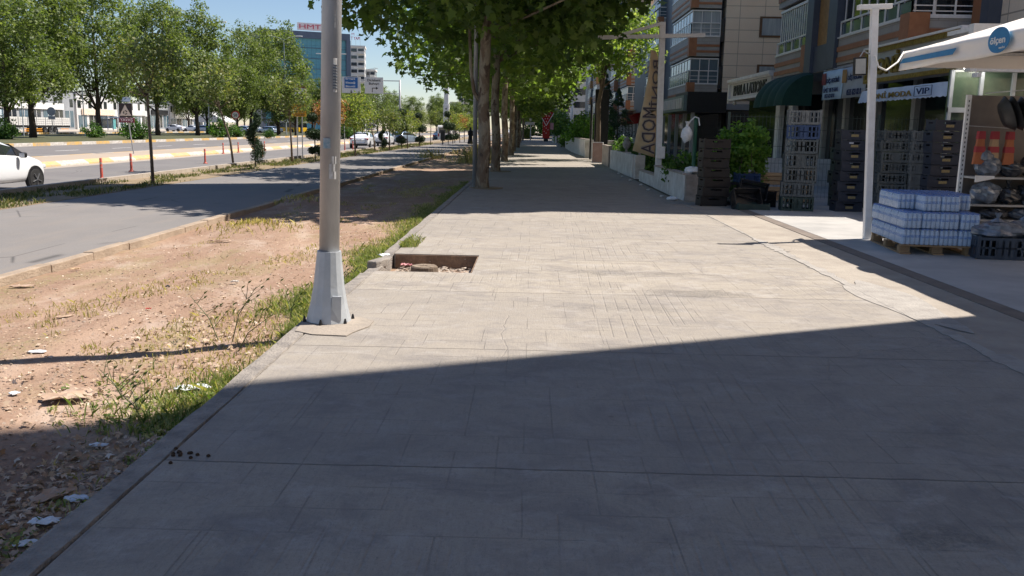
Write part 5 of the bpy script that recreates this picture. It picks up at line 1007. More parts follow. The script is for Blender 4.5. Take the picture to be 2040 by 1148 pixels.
# ------------------------------------------------------------------ street-side posts, canopy
tp=thing('floodlight_post','white T-topped steel post standing at the water pallet','post',(5.27,13.78,0))
MB().cbox((0,0,1.74),(.1,.1,3.48)).obj('post',M_WHITEM,tp,bevel=.006);MB().cbox((0,0,3.50),(.5,.1,.07)).obj('top_bar',M_WHITEM,tp,bevel=.006)
fl=MB().cbox((-.2,-.02,2.64),(.19,.07,.27)).obj('floodlight',M_BLACK,tp,bevel=.012);MB().cbox((-.2,-.06,2.64),(.15,.01,.22)).obj('floodlight_glass',pm('floodlight glass',(.5,.5,.46),(.42,.42,.4),9,.3),fl);MB().tube([(-.05,0,2.82),(-.16,-.04,2.86),(-.2,-.02,2.78)],.012,6).obj('bracket',M_GALV,tp)
tp.rotation_euler=(0,-R(3.2),0)
rp=MB().tube([(5.12,13.72,2.78),(5.2,13.74,2.62),(5.36,13.85,2.58),(5.6,14.05,2.72),(5.8,14.35,2.90)],.014,8);tag(rp.obj('tie_rope',M_WHITE),'pale rope tying the white awning corner to the post','rope')
M_CAN=pm('white canvas',(.86,.80,.74),(.80,.74,.68),1.5,.7,bump=.1);
MATS['white canvas'].node_tree.nodes['Principled BSDF'].inputs['Subsurface Weight'].default_value=.0
um=thing('market_awning','large white canvas awning with blue round logo, tied at one corner','awning',(0,0,0))
x0,x1,y0,y1,ze,zt=5.84,8.3,8.7,14.36,2.91,3.30;xm=7.03
m=MB();n=12
def roofz(x,y): 
    e=min((x-x0)/(xm-x0),(x1-x)/(x1-xm),(y1-y)/.95,(y-y0)/.95,1);return ze+(zt-ze)*e+.02*math.sin(y*2.1)*e
xs=[x0+(x1-x0)*i/24 for i in range(25)];ys=[y0+(y1-y0)*j/36 for j in range(37)];vs=[(x,y,roofz(x,y)) for y in ys for x in xs];fs=[(j*25+i,j*25+i+1,j*25+i+26,j*25+i+25) for j in range(36) for i in range(24)]
o=m.add(vs,fs).obj('canvas_roof',M_CAN,um,smooth=True);o.modifiers.new('s','SOLIDIFY').thickness=.006
vl=MB();vs=[];fs=[];N=60
for i in range(N+1):
    y=y0+(y1-y0)*i/N
    for j in range(6):
        u=j/5;d=.28*u;vs.append((x0-.015-.05*math.sin(min(1,u*2.2)*math.pi)*.8+.012*math.sin(y*5+u*3),y+(.16*u if i==N else 0),ze-d+.01*math.sin(y*3)*u))
for i in range(N):
    for j in range(5): q=i*6+j;fs.append((q,q+1,q+7,q+6))
o=vl.add(vs,fs).obj('front_valance',M_CAN,um,smooth=True);o.modifiers.new('s','SOLIDIFY').thickness=.005
sd_=MB().box(x0,x1,y1-.004,y1+.004,ze-.24,ze).obj('side_valance',M_CAN,um)
M_LOGO=pm('logo blue',(.05,.22,.42),(.04,.18,.36),6,.6)
bs2=MB();bs2.prism([(y1-.12,ze-.12),(y1-.0,ze-.19),(12.6,ze-.19),(12.5,ze-.11)],x0-.084,x0-.078,'x');bs2.obj('blue_stripe',M_LOGO,um)
ds=MB();ds.lathe([(.165,-.004),(.165,.004)],30,M=Matrix.Translation((x0-.088,11.38,ze-.115))@Matrix.Rotation(R(90),4,'Y')@Matrix.Scale(1.55,4,(0,1,0))@Matrix.Scale(.95,4,(1,0,0)));dd=ds.obj('logo_disc',M_LOGO,um);text('ölçen',.36,dd,M_WHITE,(x0-.098,11.39,ze-.125),FACE_ST,.11,ext=.003,bold=.02);text('market',.14,dd,M_WHITE,(x0-.098,11.27,ze-.21),FACE_ST,.03,ext=.003)
for (a,b) in(((x0+.06,y1-.05,ze-.02),(x0+.06,y0,ze-.02)),((x0+.06,y1-.05,ze-.02),(x1-.06,y1-.05,ze-.02)),((xm,y1-.95,zt-.03),(xm,y0+.95,zt-.03))): MB().bar(a,b,.04).obj('frame_tube',M_GALV,um)
MB().bar((5.92,11.0,2.62),(6.6,11.0,2.05),.045).obj('strut',M_GALV,um);MB().bar((6.6,11.0,2.05),(8.2,11.0,.9),.045).obj('strut',M_GALV,um)
MB().tube([(8.2,11,0),(8.2,11,3.1)],.04,10).obj('stand',M_GALV,um)
# second frame + feather flag by the garden wall
fr=thing('sign_frame','white steel frame post with a long crossbar beside the feather flag','post',(3.86,27,0));m=MB();m.bar((.0,0,.3),(-.08,0,4.78),.17);m.obj('post',M_WHITEM,fr,bevel=.008);MB().bar((-1.97,-.1,4.30),(1.17,-.1,4.42),.11).obj('crossbar',M_WHITEM,fr);MB().bar((-.1,-.1,4.74),(-1.5,-.1,4.33),.09).obj('brace',M_WHITEM,fr);MB().cbox((.02,-.14,.98),(.26,.14,.36)).obj('junction_box',M_WHITEM,fr,bevel=.01);MB().bar((.02,-.1,.8),(.1,-.2,.3),.03).obj('cable_pipe',M_WHITE,fr)
ff=thing('feather_flag','brown and gold feather flag with dark letters seen from behind','flag',(0,28,0))
P=[(3.90,.92),(3.62,.98),(3.28,1.05),(3.40,1.9),(3.50,2.6),(3.58,3.3),(3.60,4.1),(3.70,4.12),(3.80,4.0),(3.88,3.75),(3.93,3.3),(3.93,2.),]
m=MB();vs=[];fs=[];L=[(3.17,1.0,3.86,.80),(3.25,1.4,3.88,1.3),(3.34,1.9,3.9,1.85),(3.42,2.4,3.9,2.4),(3.50,2.9,3.91,2.9),(3.57,3.4,3.92,3.4),(3.585,3.8,3.87,3.8),(3.60,4.08,3.75,4.04)]
for a,za,b_,zb in L:
    for j in range(7): u=j/6;vs.append((a+(b_-a)*u,.03*math.sin(u*4+za*1.5),za+(zb-za)*u))
for i in range(len(L)-1):
    for j in range(6): q=i*7+j;fs.append((q,q+1,q+8,q+7))
o=m.add(vs,fs).obj('cloth',pm('brown gold flag cloth',(.72,.55,.34),(.55,.40,.23),1.6,.7),ff,smooth=True);o.modifiers.new('s','SOLIDIFY').thickness=.01
M_FL=pm('dark flag letters',(.09,.07,.085),None,4,.7)
M_FO=pm('pale letter outline',(.42,.36,.30),None,4,.7)
for s,w,h,cx,cz in(('BONİ',1.42,.27,3.75,3.05),('MODA',1.42,.42,3.64,1.62)):
    for mt,yy,b_ in((M_FO,-.040,.05),(M_FL,-.052,.0)):
        o=text(s,w+.03*(b_>0),ff,mt,(cx,yy,cz),(R(90),R(90),0),h+.03*(b_>0),ext=.004,bold=b_);o.scale=(1,-1,1) 
MB().tube([(3.90,0,.2),(3.93,0,2),(3.945,0,3.3),(3.90,0,3.8),(3.78,0,4.08),(3.62,0,4.13)],[.022,.02,.018,.014,.01,.006],8).obj('pole',M_BLACK,ff)
to=thing('totem_sign','tall black sign pillar on a slim post beside the street tree','sign',(3.86,50,0));MB().box(-.38,.38,-.15,.15,.2,3.85).obj('panel',M_BLACK,to,bevel=.02);MB().box(-.62,-.54,-.1,.1,0,3.3).obj('side_post',M_BLACK,to);MB().box(-.52,-.49,-.1,.1,0,2.9).obj('steel_strip',M_WHITEM,to)
lb_=thing('display_board','leaning reddish-brown framed board on the sidewalk','board',(3.30,44.5,0));o=MB().cbox((0,0,.52),(.55,.08,1.02)).obj('frame',M_WHITE,lb_);MB().cbox((0,-.05,.52),(.5,.02,.96)).obj('face',pm('reddish brown glossy face',(.24,.13,.10),(.34,.22,.18),2,.25),lb_);lb_.rotation_euler=(0,0,R(-20))
rt=thing('red_totem','far red triangular totem sign edged in white with white dots','sign',(1.9,121,0))
MB().box(-.48,.48,-.2,.2,.4,2.7).obj('pillar',M_RED,rt);MB().prism([(-1.05,3.95),(1.05,3.95),(0,2.15)],-.25,.2,'y').obj('triangle',M_RED,rt);e=MB();e.bar((-1.1,-.27,4.0),(0,-.27,2.1),.08);e.bar((1.1,-.27,4.0),(0,-.27,2.1),.08);e.obj('white_edge',M_WHITE,rt)
d=MB()
for r_,c_ in[(r_,c_) for r_ in range(4) for c_ in range(4-r_)]: d.cbox((-.5+c_*.34+r_*.17,-.27,3.75-r_*.36),(.07,.02,.14))
for k in range(5): d.cbox((-.25+.25*(k%3),-.22,2.0-.22*k),(.06,.02,.12))
d.obj('white_dots',M_WHITE,rt);MB().box(-.3,.3,-.15,.15,0,.4).obj('foot',M_BLACK,rt);MB().box(.55,1.0,-.1,.1,1.6,2.5).obj('pink_panel',pm('pink panel',(.62,.3,.32),None,3,.5),rt)
yl=thing('small_sign_post','pale small sign on a post left of the red totem','sign',(-.2,125,0));MB().tube([(0,0,0),(0,0,2.6)],.07,8).obj('post',M_WWALL,yl);MB().box(-.8,.5,-.05,.05,2.2,2.6).obj('board',M_SHED,yl);MB().lathe([(.01,2.7),(.2,2.85),(.2,3.0),(.01,3.2)],10).obj('globe',M_WHITE,yl)
# ------------------------------------------------------------------ garden walls along the right edge of the sidewalk
def gwall(name,label,pts,h,th=.16,cap=True,mat=M_WWALL,grp='low walls along the sidewalk'):
    t=thing(name,label,'wall',(0,0,0),0,grp)
    for (xa,ya),(xb,yb) in zip(pts[:-1],pts[1:]):
        m=MB();d=Vector((xb-xa,yb-ya,0));L=d.length;nn=Vector((d.y,-d.x,0)).normalized()*th
        g=random.Random(int(ya*7));k=max(2,int(L/1.2));vs=[]
        P=[(xa,ya),(xb,yb),(xb+nn.x,yb+nn.y),(xa+nn.x,ya+nn.y)];m.prism(P,-.3,h,'z');m.obj('panel',mat,t,bevel=.01)
        if cap: P=[(p[0]-.02*(1 if i<2 else -1),p[1]) for i,p in enumerate(P)];MB().prism(P,h,h+.04,'z').obj('coping',M_MARB,t)
    return t
gwall('garden_wall','white garden wall nearest the crates, with a stained end slab',[(3.62,21.0),(3.60,26.0)],.60)
tag(MB().box(3.64,4.05,20.86,21.0,0,.62).obj('wall_end_slab',M_MARB,bevel=.01),'stained stone slab closing the end of the nearest garden wall','slab')
gwall('garden_wall','broken lower white wall between two pillars',[(3.62,26.0),(3.58,29.4)],.32)
gwall('garden_wall','white wall behind the first lantern pillar, toward the black totem',[(3.55,31.2),(3.40,38.5)],.78,cap=False)
gwall('garden_wall','grey panel wall beside the leaning brown board',[(3.42,39.5),(3.42,43.2)],.9,mat=M_MARB)
gwall('garden_wall','clean white planter wall in front of the bushes, beyond the leaning board',[(3.30,52),(2.95,66),(3.0,80)],1.05);tag(MB().box(3.1,5.6,51.9,52.05,0,1.05).obj('planter_end',M_WWALL,bevel=.01),'white end face of the planter wall','wall')
gwall('garden_wall','dark green-shaded low wall far along the sidewalk',[(3.1,82),(3.0,104)],.9,mat=M_MARB);gwall('garden_wall','short pale wall posts near the red totem',[(2.8,106),(2.6,116)],.8)
for i,(px,py,l) in enumerate([(1233,322,'left lantern-topped stone pillar in front of the hedge'),(1262,345,'right lantern-topped stone pillar beside the flag')]):
    x,y=(3.62,34.5) if i==0 else (3.62,30.2);t=thing('lantern_pillar',l,'pillar',(x,y,0),0,'lantern pillars');MB().cbox((.05,0,.4),(.34,.34,.8)).obj('pillar',M_WWALL,t,bevel=.01)
    MB().lathe([(.05,.8),(.04,.9),(.14,1.0),(.17,1.12),(.1,1.25),(.13,1.28),(.02,1.4)],6,(.05,0,0)).obj('lantern',pm('grey lantern',(.38,.36,.34),(.25,.24,.22),8,.7),t)
tag(MB().lathe([(.045,0),(.045,1.9),(.06,1.92),(.02,1.97)],10,(3.88,21.3,.0)).obj('green_post',pm('green painted post',(.02,.10,.06),(.015,.08,.05),3,.5)),'dark green steel post with a white bag tied on top','post')
# plastic bags
def crumple(name,label,cat,loc,r,mat,seed,group=None,knot=True,parent=None):
    bm_=MB();n1,n2=14,10;vs=[];fs=[]
    for i in range(n2+1):
        th=math.pi*i/n2
        for k in range(n1):
            a=2*math.pi*k/n1;d=Vector((math.sin(th)*math.cos(a),math.sin(th)*math.sin(a),math.cos(th)));w=1+.26*mn.noise(d*2.2+Vector((seed*3.1,0,0)))+.14*mn.noise(d*6+Vector((0,seed,0)))
            vs.append((d.x*r[0]*w,d.y*r[1]*w,r[2]+d.z*r[2]*w))
    for i in range(n2):
        for k in range(n1): fs.append((i*n1+k,(i+1)*n1+k,(i+1)*n1+(k+1)%n1,i*n1+(k+1)%n1))
    bm_.add(vs,fs)
    if knot: bm_.lathe([(.06*r[0]/.2,0),(.02,.05),(.05,.12)],7,(0,0,r[2]*1.95))
    o=bm_.obj(name,mat,parent,smooth=False,loc=loc);return tag(o,label,cat,group)
t=crumple('plastic_bag','white plastic bag hanging from the green post','bag',(3.66,21.2,1.36),(.13,.11,.19),M_PLW,1);MB().tube([(0,0,.36),(.08,.05,.5),(.18,.02,.6),(.27,.03,.57),(.30,.02,.40)],.015,6).obj('bag_handle',M_PLW,t)
crumple('plastic_bag','white rubbish bag lying on the end of the garden wall','bag',(3.85,21.2,.62),(.2,.15,.09),M_PLW,2,knot=False);crumple('plastic_bag','small white bag on the ground at the wall foot','bag',(3.35,20.9,0),(.14,.1,.05),M_PLW,3,knot=False)
g=random.Random(4)
for i in range(7):
    y=22+i*2.3;crumple('litter_bit',['small white scrap by the near wall','pale scrap one metre beyond the wall bag','crumpled paper along the wall foot','white cup-like scrap by the broken wall','tiny paper by the lantern pillar','pale scrap past the second pillar','last white scrap along the wall foot'][i],'litter',(3.35+g.uniform(-.15,.1),y,0),(.05,.04,.025),M_WWALL,i,group='litter along the garden wall',knot=False)
# ------------------------------------------------------------------ plants on the right
bush('round dark shrub behind the nearest garden wall',(4.35,23.4,0),(.75,.7,.62),61,None,50,60,.10,low=-.9)
bush('tall leafy shrub rising behind the dark brown crates',(4.95,21.0,0),(.62,.6,1.1),62,leaf_mat('bright shrub leaves',[(.05,.10,.02),(.09,.18,.03),(.16,.28,.05),(.26,.36,.08)],.4),80,60,.11,low=-1)
for i,(x,y,r,l) in enumerate([(4.2,28.8,(.45,.6,.45),'dark plant under the feather flag'),(4.4,33,(.7,2.0,.62),'hedge behind the lantern pillars'),(4.3,38,(.6,2.2,.65),'hedge left of the lantern pillars'),(4.6,46,(.7,2.,.7),'hedge beside the black totem')]): bush(l,(x,y,0),r,63+i,None,60,45,.12,group='hedges behind the garden walls')
bush('big sunlit bush spilling over the planter wall',(4.2,66,0),(1.6,6.5,1.5),70,MATS['bright shrub leaves'],120,60,.2,group='bushes along the far right side');bush('dark bush beyond the planter wall',(3.8,84,0),(1.2,6,1.2),71,None,80,50,.2,group='bushes along the far right side');bush('slim dark bush beside the red totem',(3.6,108,0),(.9,2,1.2),72,None,60,50,.2,group='bushes along the far right side')
bush('yellow-green bush at the far end of the sidewalk, right side',(-.9,150,0),(1.2,4,1.),73,M_MLEAF,60,50,.25,group='bushes along the far right side')
bush('far greenery behind the end of the sidewalk',(3,215,0),(7,5,4.),74,M_SLEAF,120,50,.5,group='bushes along the far right side')
def conifer(label,loc,h,r,seed,mat=M_CLEAF):
    t=thing('conifer',label,'tree',loc,0,'conifers and small trees on the right');g=random.Random(seed);pts=[];rad=[]
    for i in range(110): u=g.random()**.8;a=g.random()*6.28;q=r*(1-u)*(.6+.4*g.random());pts.append((q*math.cos(a),q*math.sin(a),.12*h+u*h*.86));rad.append(r*.24*(1.15-u))
    MB().tube([(0,0,0),(0,0,h*.9)],[.04*h*.4,.01],7).obj('trunk',M_BARK2,t);leaves('crown',mat,pts,rad,34,.05*h*.45,OVAL,seed,.2,t);return t
conifer('tall grey-green pine behind the planter wall',(6.2,76,0),6.4,1.7,81);conifer('second pine to the right of the tall one',(6.3,66,0),4.8,1.5,82);conifer('small bright conical shrub behind the lantern pillars',(5.1,41,0),2.2,.42,83,MATS['bright shrub leaves']);conifer('bright young cypress left of the black totem',(4.2,58,0),2.6,.5,84,MATS['bright shrub leaves'])
at_=thing('street_tree','airy leafy tree with a slim trunk beside the black totem','tree',(3.55,48.5,0));M_AIL=leaf_mat('airy tree leaves',[(.10,.16,.04),(.17,.24,.07),(.26,.32,.11),(.4,.42,.2)],.45)  # pale leaf greens mixed at random
pts=crown_pts(90,(1.0,0,6.1),(2.3,2.2,2.1),91,low=-.9,shell=.25);mb=MB();mb.tube([(0,0,0),(.05,0,1.5),(.0,0,3.),(.3,0,4.8),(.9,0,6.3)],[.15,.13,.12,.09,.03],9);limbs(mb,(.1,0,3.8),pts,9,.05,3);limbs(mb,(.4,0,5),pts,6,.04,4);mb.obj('trunk',M_BARK2,at_,smooth=True);leaves('crown',M_AIL,pts,[.5]*len(pts),46,.2,OVAL,91,.4,at_)
bush('plant growing inside the fence behind the tall grey crate stack',(6.2,28.8,0),(1.2,.5,.7),92,MATS['bright shrub leaves'],40,50,.1)
bush('potted leafy plant behind the glass of the grocery',(8.95,18.3,0),(.35,.2,.9),93,None,30,50,.1)
gw=tag(MB().box(5.4,10.2,28,28.2,-.1,.85).obj('garden_wall',M_WWALL),'white low wall seen through the wire fence','wall')
# wire fence
fe=thing('wire_fence','green welded wire fence behind the crates','fence',(4.75,21.7,0));m=MB();W=5.4
for k in range(int(W/.09)+1): m.box(k*.09-.0025,k*.09+.0025,-.003,.003,.05,2.05)
for z in(.1,.5,.9,1.3,1.7,2.0): m.box(0,W,-.006,.0,z-.004,z+.004)
m.obj('mesh_panel',pm('dull green wire',(.07,.10,.09),None,9,.5),fe)
for k in range(4): MB().box(k*1.8-.025,k*1.8+.025,-.03,.02,0,2.1).obj('fence_post',MATS['dull green wire'],fe)
# ------------------------------------------------------------------ crates
def crate_mesh(h=.28,w=.60,d=.40,style=0,seed=0):
    m=MB();t=.012
    m.box(-w/2,w/2,-d/2,d/2,0,.012)
    for sx in(-1,1):
        for sy in(-1,1): m.cbox((sx*(w/2-.02),sy*(d/2-.02),h/2),(.04,.04,h+.02))
    for s in(-1,1):
        for (L,ax) in((w,'x'),(d,'y')):
            o=(d if ax=='x' else w)/2-t/2
            def put(a0,a1,z0,z1):
                if ax=='x': m.box(a0,a1,s*o-t/2,s*o+t/2,z0,z1)
                else: m.box(s*o-t/2,s*o+t/2,a0,a1,z0,z1)
            a=L/2-.04;put(-a,a,.012,.05);put(-a,a,h-.045,h-.01)
            if style==0:
                n=int(L/.085)
                for k in range(n): c=-a+2*a*(k+.5)/n;put(c-.014,c+.014,.05,h-.045)
                put(-a,a,h*.48,h*.55);put(-L*.16,L*.16,.05,h-.045)
            elif style==1:
                put(-a,a,.05,h*.62);put(-a,-L*.2,h*.62,h-.045);put(L*.2,a,h*.62,h-.045)
            else:
                n=int(L/.035)
                for k in range(n): c=-a+2*a*(k+.5)/n;put(c-.004,c+.004,.05,h-.045)
                for z in(.10,.15,.2): put(-a,a,z,z+.008)
    return m
CM={}
def crate(label,x,y,z,rz,mat,h=.28,style=0,group=None,tilt=(0,0),w=.6,d=.4,lab=None):
    key=(mat.name,h,style,w,d)
    if key not in CM: CM[key]=crate_mesh(h,w,d,style).mesh('crate',mat)
    o=bpy.data.objects.new('crate',CM[key]);COL.objects.link(o);o.location=(x,y,z);o.rotation_euler=(tilt[0],tilt[1],rz);tag(o,label,'crate',group)
    if lab: MB().cbox((0,-d/2-.004,h*.42),(.15,.006,.05)).obj('sticker',lab,o)
    return o
M_CBR=pm('dark brown plastic',(.022,.018,.018),(.015,.012,.012),6,.5);M_CGR=pm('grey plastic',(.085,.10,.108),(.06,.07,.076),6,.5);M_CBL=pm('blue plastic',(.03,.06,.15),(.025,.05,.12),6,.45);M_CNV=pm('navy plastic',(.035,.042,.062),(.022,.028,.045),6,.45);M_CDG=pm('dark green plastic',(.03,.055,.05),(.02,.04,.037),6,.5);M_CLG=pm('light grey plastic',(.17,.18,.185),(.11,.12,.125),6,.5)
M_YL=pm('yellow sticker',(.34,.27,.13),(.22,.17,.08),30,.6)
ORD=['bottom','second from the bottom','third from the bottom','fourth from the bottom','fifth from the bottom','sixth from the bottom','seventh from the bottom','eighth from the bottom','ninth from the bottom']
g=random.Random(8)
def stack(what,x,y,n,h,mat,style,rz,group,lab=None,mats=None,w=.6,d=.4):
    z=.008
    for k in range(n):
        mt=mats[k] if mats else mat;o='topmost' if k==n-1 else ORD[k]
        crate(f'{what}, {o} of its stack',x+g.uniform(-.025,.025),y+g.uniform(-.025,.025),z,rz+g.uniform(-.07,.07),mt,h,style,group,w=w,d=d,lab=lab);z+=h+.004
    return z
stack('dark brown crate beside the leafy shrub',4.05,19.75,7,.205,M_CBR,1,R(8),'dark brown crate stack')
stack('crate of the tall grey stack',5.66,18.85,7,.295,M_CGR,0,R(-12),'tall grey crate stack',mats=[M_CDG,M_CGR,M_CGR,M_CGR,M_CGR,M_CBL,M_CLG],w=.66,d=.44)
zt_=stack('dark crate left of the white post',7.12,20.1,5,.26,M_CDG,1,R(-6),'dark crate stack behind the post',w=.7,d=.45)
crumple('plastic_bag','white tray and bag lying on top of the dark crate stack','bag',(7.1,20.0,zt_),(.28,.14,.07),M_PLW,9,knot=False)
for x,y,n,mt,what,lab,st_ in((6.75,18.9,8,M_CNV,'navy crate right of the white post',M_YL,1),(7.32,18.2,8,M_CGR,'grey crate behind the water pile',None,0),(7.72,18.0,8,M_CLG,'light grey crate in the narrow stack',None,0),(7.95,17.4,9,M_CNV,'navy crate of the tallest stack',M_YL,1),(8.55,17.5,7,M_CDG,'dark crate beside the grocery shelf',None,0)):
    stack(what,x,y,n,.21,mt,st_,R(g.uniform(-8,8)),what.replace('crate','crates'),lab,w=.56 if mt is not M_CLG else .3)
crate('shallow dark tray lying flat in front of the fallen crates',4.72,18.95,.008,R(3),M_CDG,.13,1,'fallen crates',w=.68,d=.5)
crate('black wire-sided crate tipped on its side above the flat tray',4.62,19.2,.14,R(10),M_BLACK,.28,2,'fallen crates',tilt=(R(62),0));crate('black crate leaning against the tipped one',4.85,19.5,.3,R(-6),M_BLACK,.3,2,'fallen crates',tilt=(R(70),R(10)))
crate('black mesh crate standing right of the flat tray',5.15,19.6,.008,R(15),M_BLACK,.34,2,'fallen crates',w=.4);crate('black crate half hidden beside the brown stack',4.45,20.1,.008,R(0),M_BLACK,.5,2,'fallen crates');crate('blue crate resting on the fallen black crates',4.95,20.4,.5,R(5),M_CBL,.2,0,'fallen crates',w=.5)
for i,(x,y,z,w,h,l) in enumerate([(5.55,21.1,.05,.95,.34,'pale wooden box behind the tall crate stack, lower one'),(5.5,21.1,.42,1.0,.3,'pale wooden box stacked on the lower one'),(6.35,21.2,.02,.5,.4,'wooden box right of the tall crate stack'),(6.4,21.2,.45,.45,.38,'wooden box on top, beside the tall crate stack')]):
    t=thing('wooden_box',l,'box',(x,y,z),0,'wooden boxes at the fence')
    for k in range(3): MB().box(-w/2,w/2,-.2,-.18,h*k/3+.01,h*(k+1)/3-.015).obj('plank',M_WOOD2,t)
    MB().box(-w/2+.02,w/2-.02,-.18,.2,0,h-.04).obj('box_body',M_WOOD,t)
# ------------------------------------------------------------------ pallet with packs of water
PX,PY=5.09,12.07;ang=math.atan2(-.10,.97)
pa=thing('pallet','rough wooden pallet carrying the bottled water','pallet',(PX,PY,.008),ang);PW,PD=1.0,1.5
for y in(.06,.72,1.36):
    for x in(.0,.43,.86): MB().box(x,x+.14,y,y+.12,.02,.11).obj('block',M_WOOD,pa,bevel=.004)
for x in(.0,.43,.86): MB().box(x,x+.14,0,PD,0,.02).obj('bottom_board',M_WOOD,pa)
for y in(.0,.28,.56,.84,1.12,1.38): MB().box(0,PW,y,y+.12,.112,.134).obj('top_board',M_WOOD,pa,bevel=.003)
M_BOT=pm('bluish bottle plastic',(.62,.70,.80),(.48,.58,.70),18,.1,spec=.8,coat=.6);M_CAP=pm('blue bottle cap',(.03,.14,.55),None,4,.35);M_LAB=pm('blue bottle label',(.05,.16,.45),(.45,.58,.78),26,.35);M_WRAP=bpy.data.materials.new('shrink film')
M_WRAP.use_nodes=True;nt=M_WRAP.node_tree;b=nt.nodes['Principled BSDF'];b.inputs['Base Color'].default_value=(.55,.68,.88,1);b.inputs['Roughness'].default_value=.12;b.inputs['Alpha'].default_value=.3;b.inputs['Specular IOR Level'].default_value=.8
nn=nt.nodes.new('ShaderNodeTexNoise');nn.inputs['Scale'].default_value=22;bp=nt.nodes.new('ShaderNodeBump');bp.inputs['Strength'].default_value=.6;bp.inputs['Distance'].default_value=.01;nt.links.new(nn.outputs[0],bp.inputs['Height']);nt.links.new(bp.outputs[0],b.inputs['Normal'])
nxb,nyb,bd_=4,5,.061
bo=MB();ca=MB();la=MB()
for i in range(nxb):
    for j in range(nyb):
        c=((i+.5)*bd_,(j+.5)*bd_,0);bo.lathe([(.024,.0),(.03,.008),(.029,.05),(.03,.055),(.028,.085),(.029,.09),(.030,.135),(.029,.155),(.018,.190),(.013,.20)],10,c);ca.lathe([(.0145,.198),(.0145,.218)],8,c);la.lathe([(.0306,.095),(.0306,.132)],10,c)
wr=MB();X1,Y1_=nxb*bd_+.003,nyb*bd_+.003;r_=.03;P=[]
for cx,cy,a0 in((X1-r_,r_,-90),(X1-r_,Y1_-r_,0),(r_,Y1_-r_,90),(r_,r_,180)):
    for k in range(4): a=R(a0+k*30);P.append((cx+r_*math.cos(a),cy+r_*math.sin(a)))
nP=len(P);vs=[(p[0]-.0015,p[1]-.0015,z) for z in(.004,.19) for p in P]+[((p[0]-X1/2)*.9+X1/2,(p[1]-Y1_/2)*.9+Y1_/2,.219) for p in P];fs=[(i+L*nP,(i+1)%nP+L*nP,(i+1)%nP+(L+1)*nP,i+(L+1)*nP) for L in range(2) for i in range(nP)]+[tuple(2*nP+i for i in range(nP))];wr.add(vs,fs)
MBo,MCa,MLa,MWr=bo.mesh('bottles',M_BOT,True),ca.mesh('caps',M_CAP),la.mesh('labels',M_LAB),wr.mesh('film',M_WRAP,True)
RM=Matrix.Rotation(ang,4,'Z')
def pack(label,x,y,z):
    v=RM@Vector((x,y,0));t=thing('water_pack',label,'water pack',(PX+v.x,PY+v.y,.008+z),ang+g.uniform(-.04,.04),'shrink-wrapped packs of bottled water')
    for nm,me in(('bottles',MBo),('bottle_caps',MCa),('bottle_labels',MLa),('shrink_film',MWr)):
        o=bpy.data.objects.new(nm,me);COL.objects.link(o);o.parent=t
COLN=['leftmost','second from left','third from left','rightmost'];ROWN=['front','second','third','fourth','rear']
for lay in range(3):
    for r in range(5):
        for c in range(4):
            if lay==0 and 0<r<4 and 0<c<3: continue
            if lay==2 and (c==3 and r==0 or r==0 and c==0) : continue
            if lay==2 and r>3: continue
            x=.0+c*.25+(-.005 if lay<2 else .02)+g.uniform(-.008,.008);y=g.uniform(-.006,.006)+r*.302+(.0 if lay<2 else .12)
            if lay==2 and r==0: y+=.0
            pack(f"water pack, {['bottom','middle','top'][lay]} layer, {ROWN[r]} row, {COLN[c]}",x,y,.136+lay*.228)
# ------------------------------------------------------------------ grocery shelf
sh=thing('shelf_unit','tall grey metal shelf unit with white end post and dark goods','shelf',(6.72,14.05,0))
MB().box(0,.07,0,.05,.0,2.25).obj('upright',M_WHITEM,sh);MB().box(2.2,2.27,0,.05,0,2.25).obj('upright',M_WHITEM,sh);MB().box(.075,2.3,.13,.16,0,2.25).obj('back_panel',pm('brown grey shelf back',(.17,.145,.13),(.14,.12,.11),4,.6),sh)
hl=MB()
for k in range(28): MB().box(.028,.042,-.003,.0,.25+k*.07,.28+k*.07).obj('slot',M_BLACK,sh)
for z in(.33,.56,.98): 
    s_=MB().box(.07,2.2,-.36,.12,z,z+.03).obj('shelf',pm('shelf metal',(.42,.41,.39),(.32,.31,.3),3,.45),sh)
MB().prism([(.07,.93),(.07,1.03),(.36,1.03),(.36,.99),(.1,.93)],-.38,-.365,'y').obj('bracket',M_WHITEM,sh)
hr=MB();hr.bar((.07,.0,1.78),(1.4,-.1,1.72),.012);hr.bar((.5,.45,2.3),(1.1,-.2,2.36),.014);hr.obj('hanging_rail',M_GALV,sh)
M_DBAG=pm('dark plastic bag',(.045,.05,.06),(.02,.022,.028),9,.22,spec=.7);M_CBAG=pm('cloudy plastic bag',(.22,.25,.30),(.07,.085,.11),7,.18,spec=.8)
bag=[(7.05,13.85,1.01,.2,.17,.16,M_CBAG),(7.4,13.85,1.01,.2,.17,.12,M_DBAG),(7.75,13.9,1.01,.2,.17,.16,M_DBAG),(7.05,13.85,.59,.22,.18,.17,M_CBAG),(7.4,13.85,.59,.17,.18,.13,M_DBAG),(7.75,13.85,.59,.2,.18,.17,M_DBAG),(8.1,13.85,.59,.2,.18,.15,M_DBAG),(7.2,13.8,.36,.2,.18,.09,M_DBAG),(7.65,13.8,.36,.22,.18,.09,M_CBAG),(6.98,13.8,1.2,.12,.1,.11,M_CBAG)]
bl_=['cloudy bag at the left end of the upper shelf','flat dark bag in the middle of the upper shelf','dark bag at the right of the upper shelf','cloudy bag at the left of the middle shelf','small dark bag second on the middle shelf','dark bag third on the middle shelf','dark bag at the right end of the middle shelf','flat dark bag low on the bottom shelf','cloudy bag low on the bottom shelf, right','small cloudy bag on top of the left upper bag']
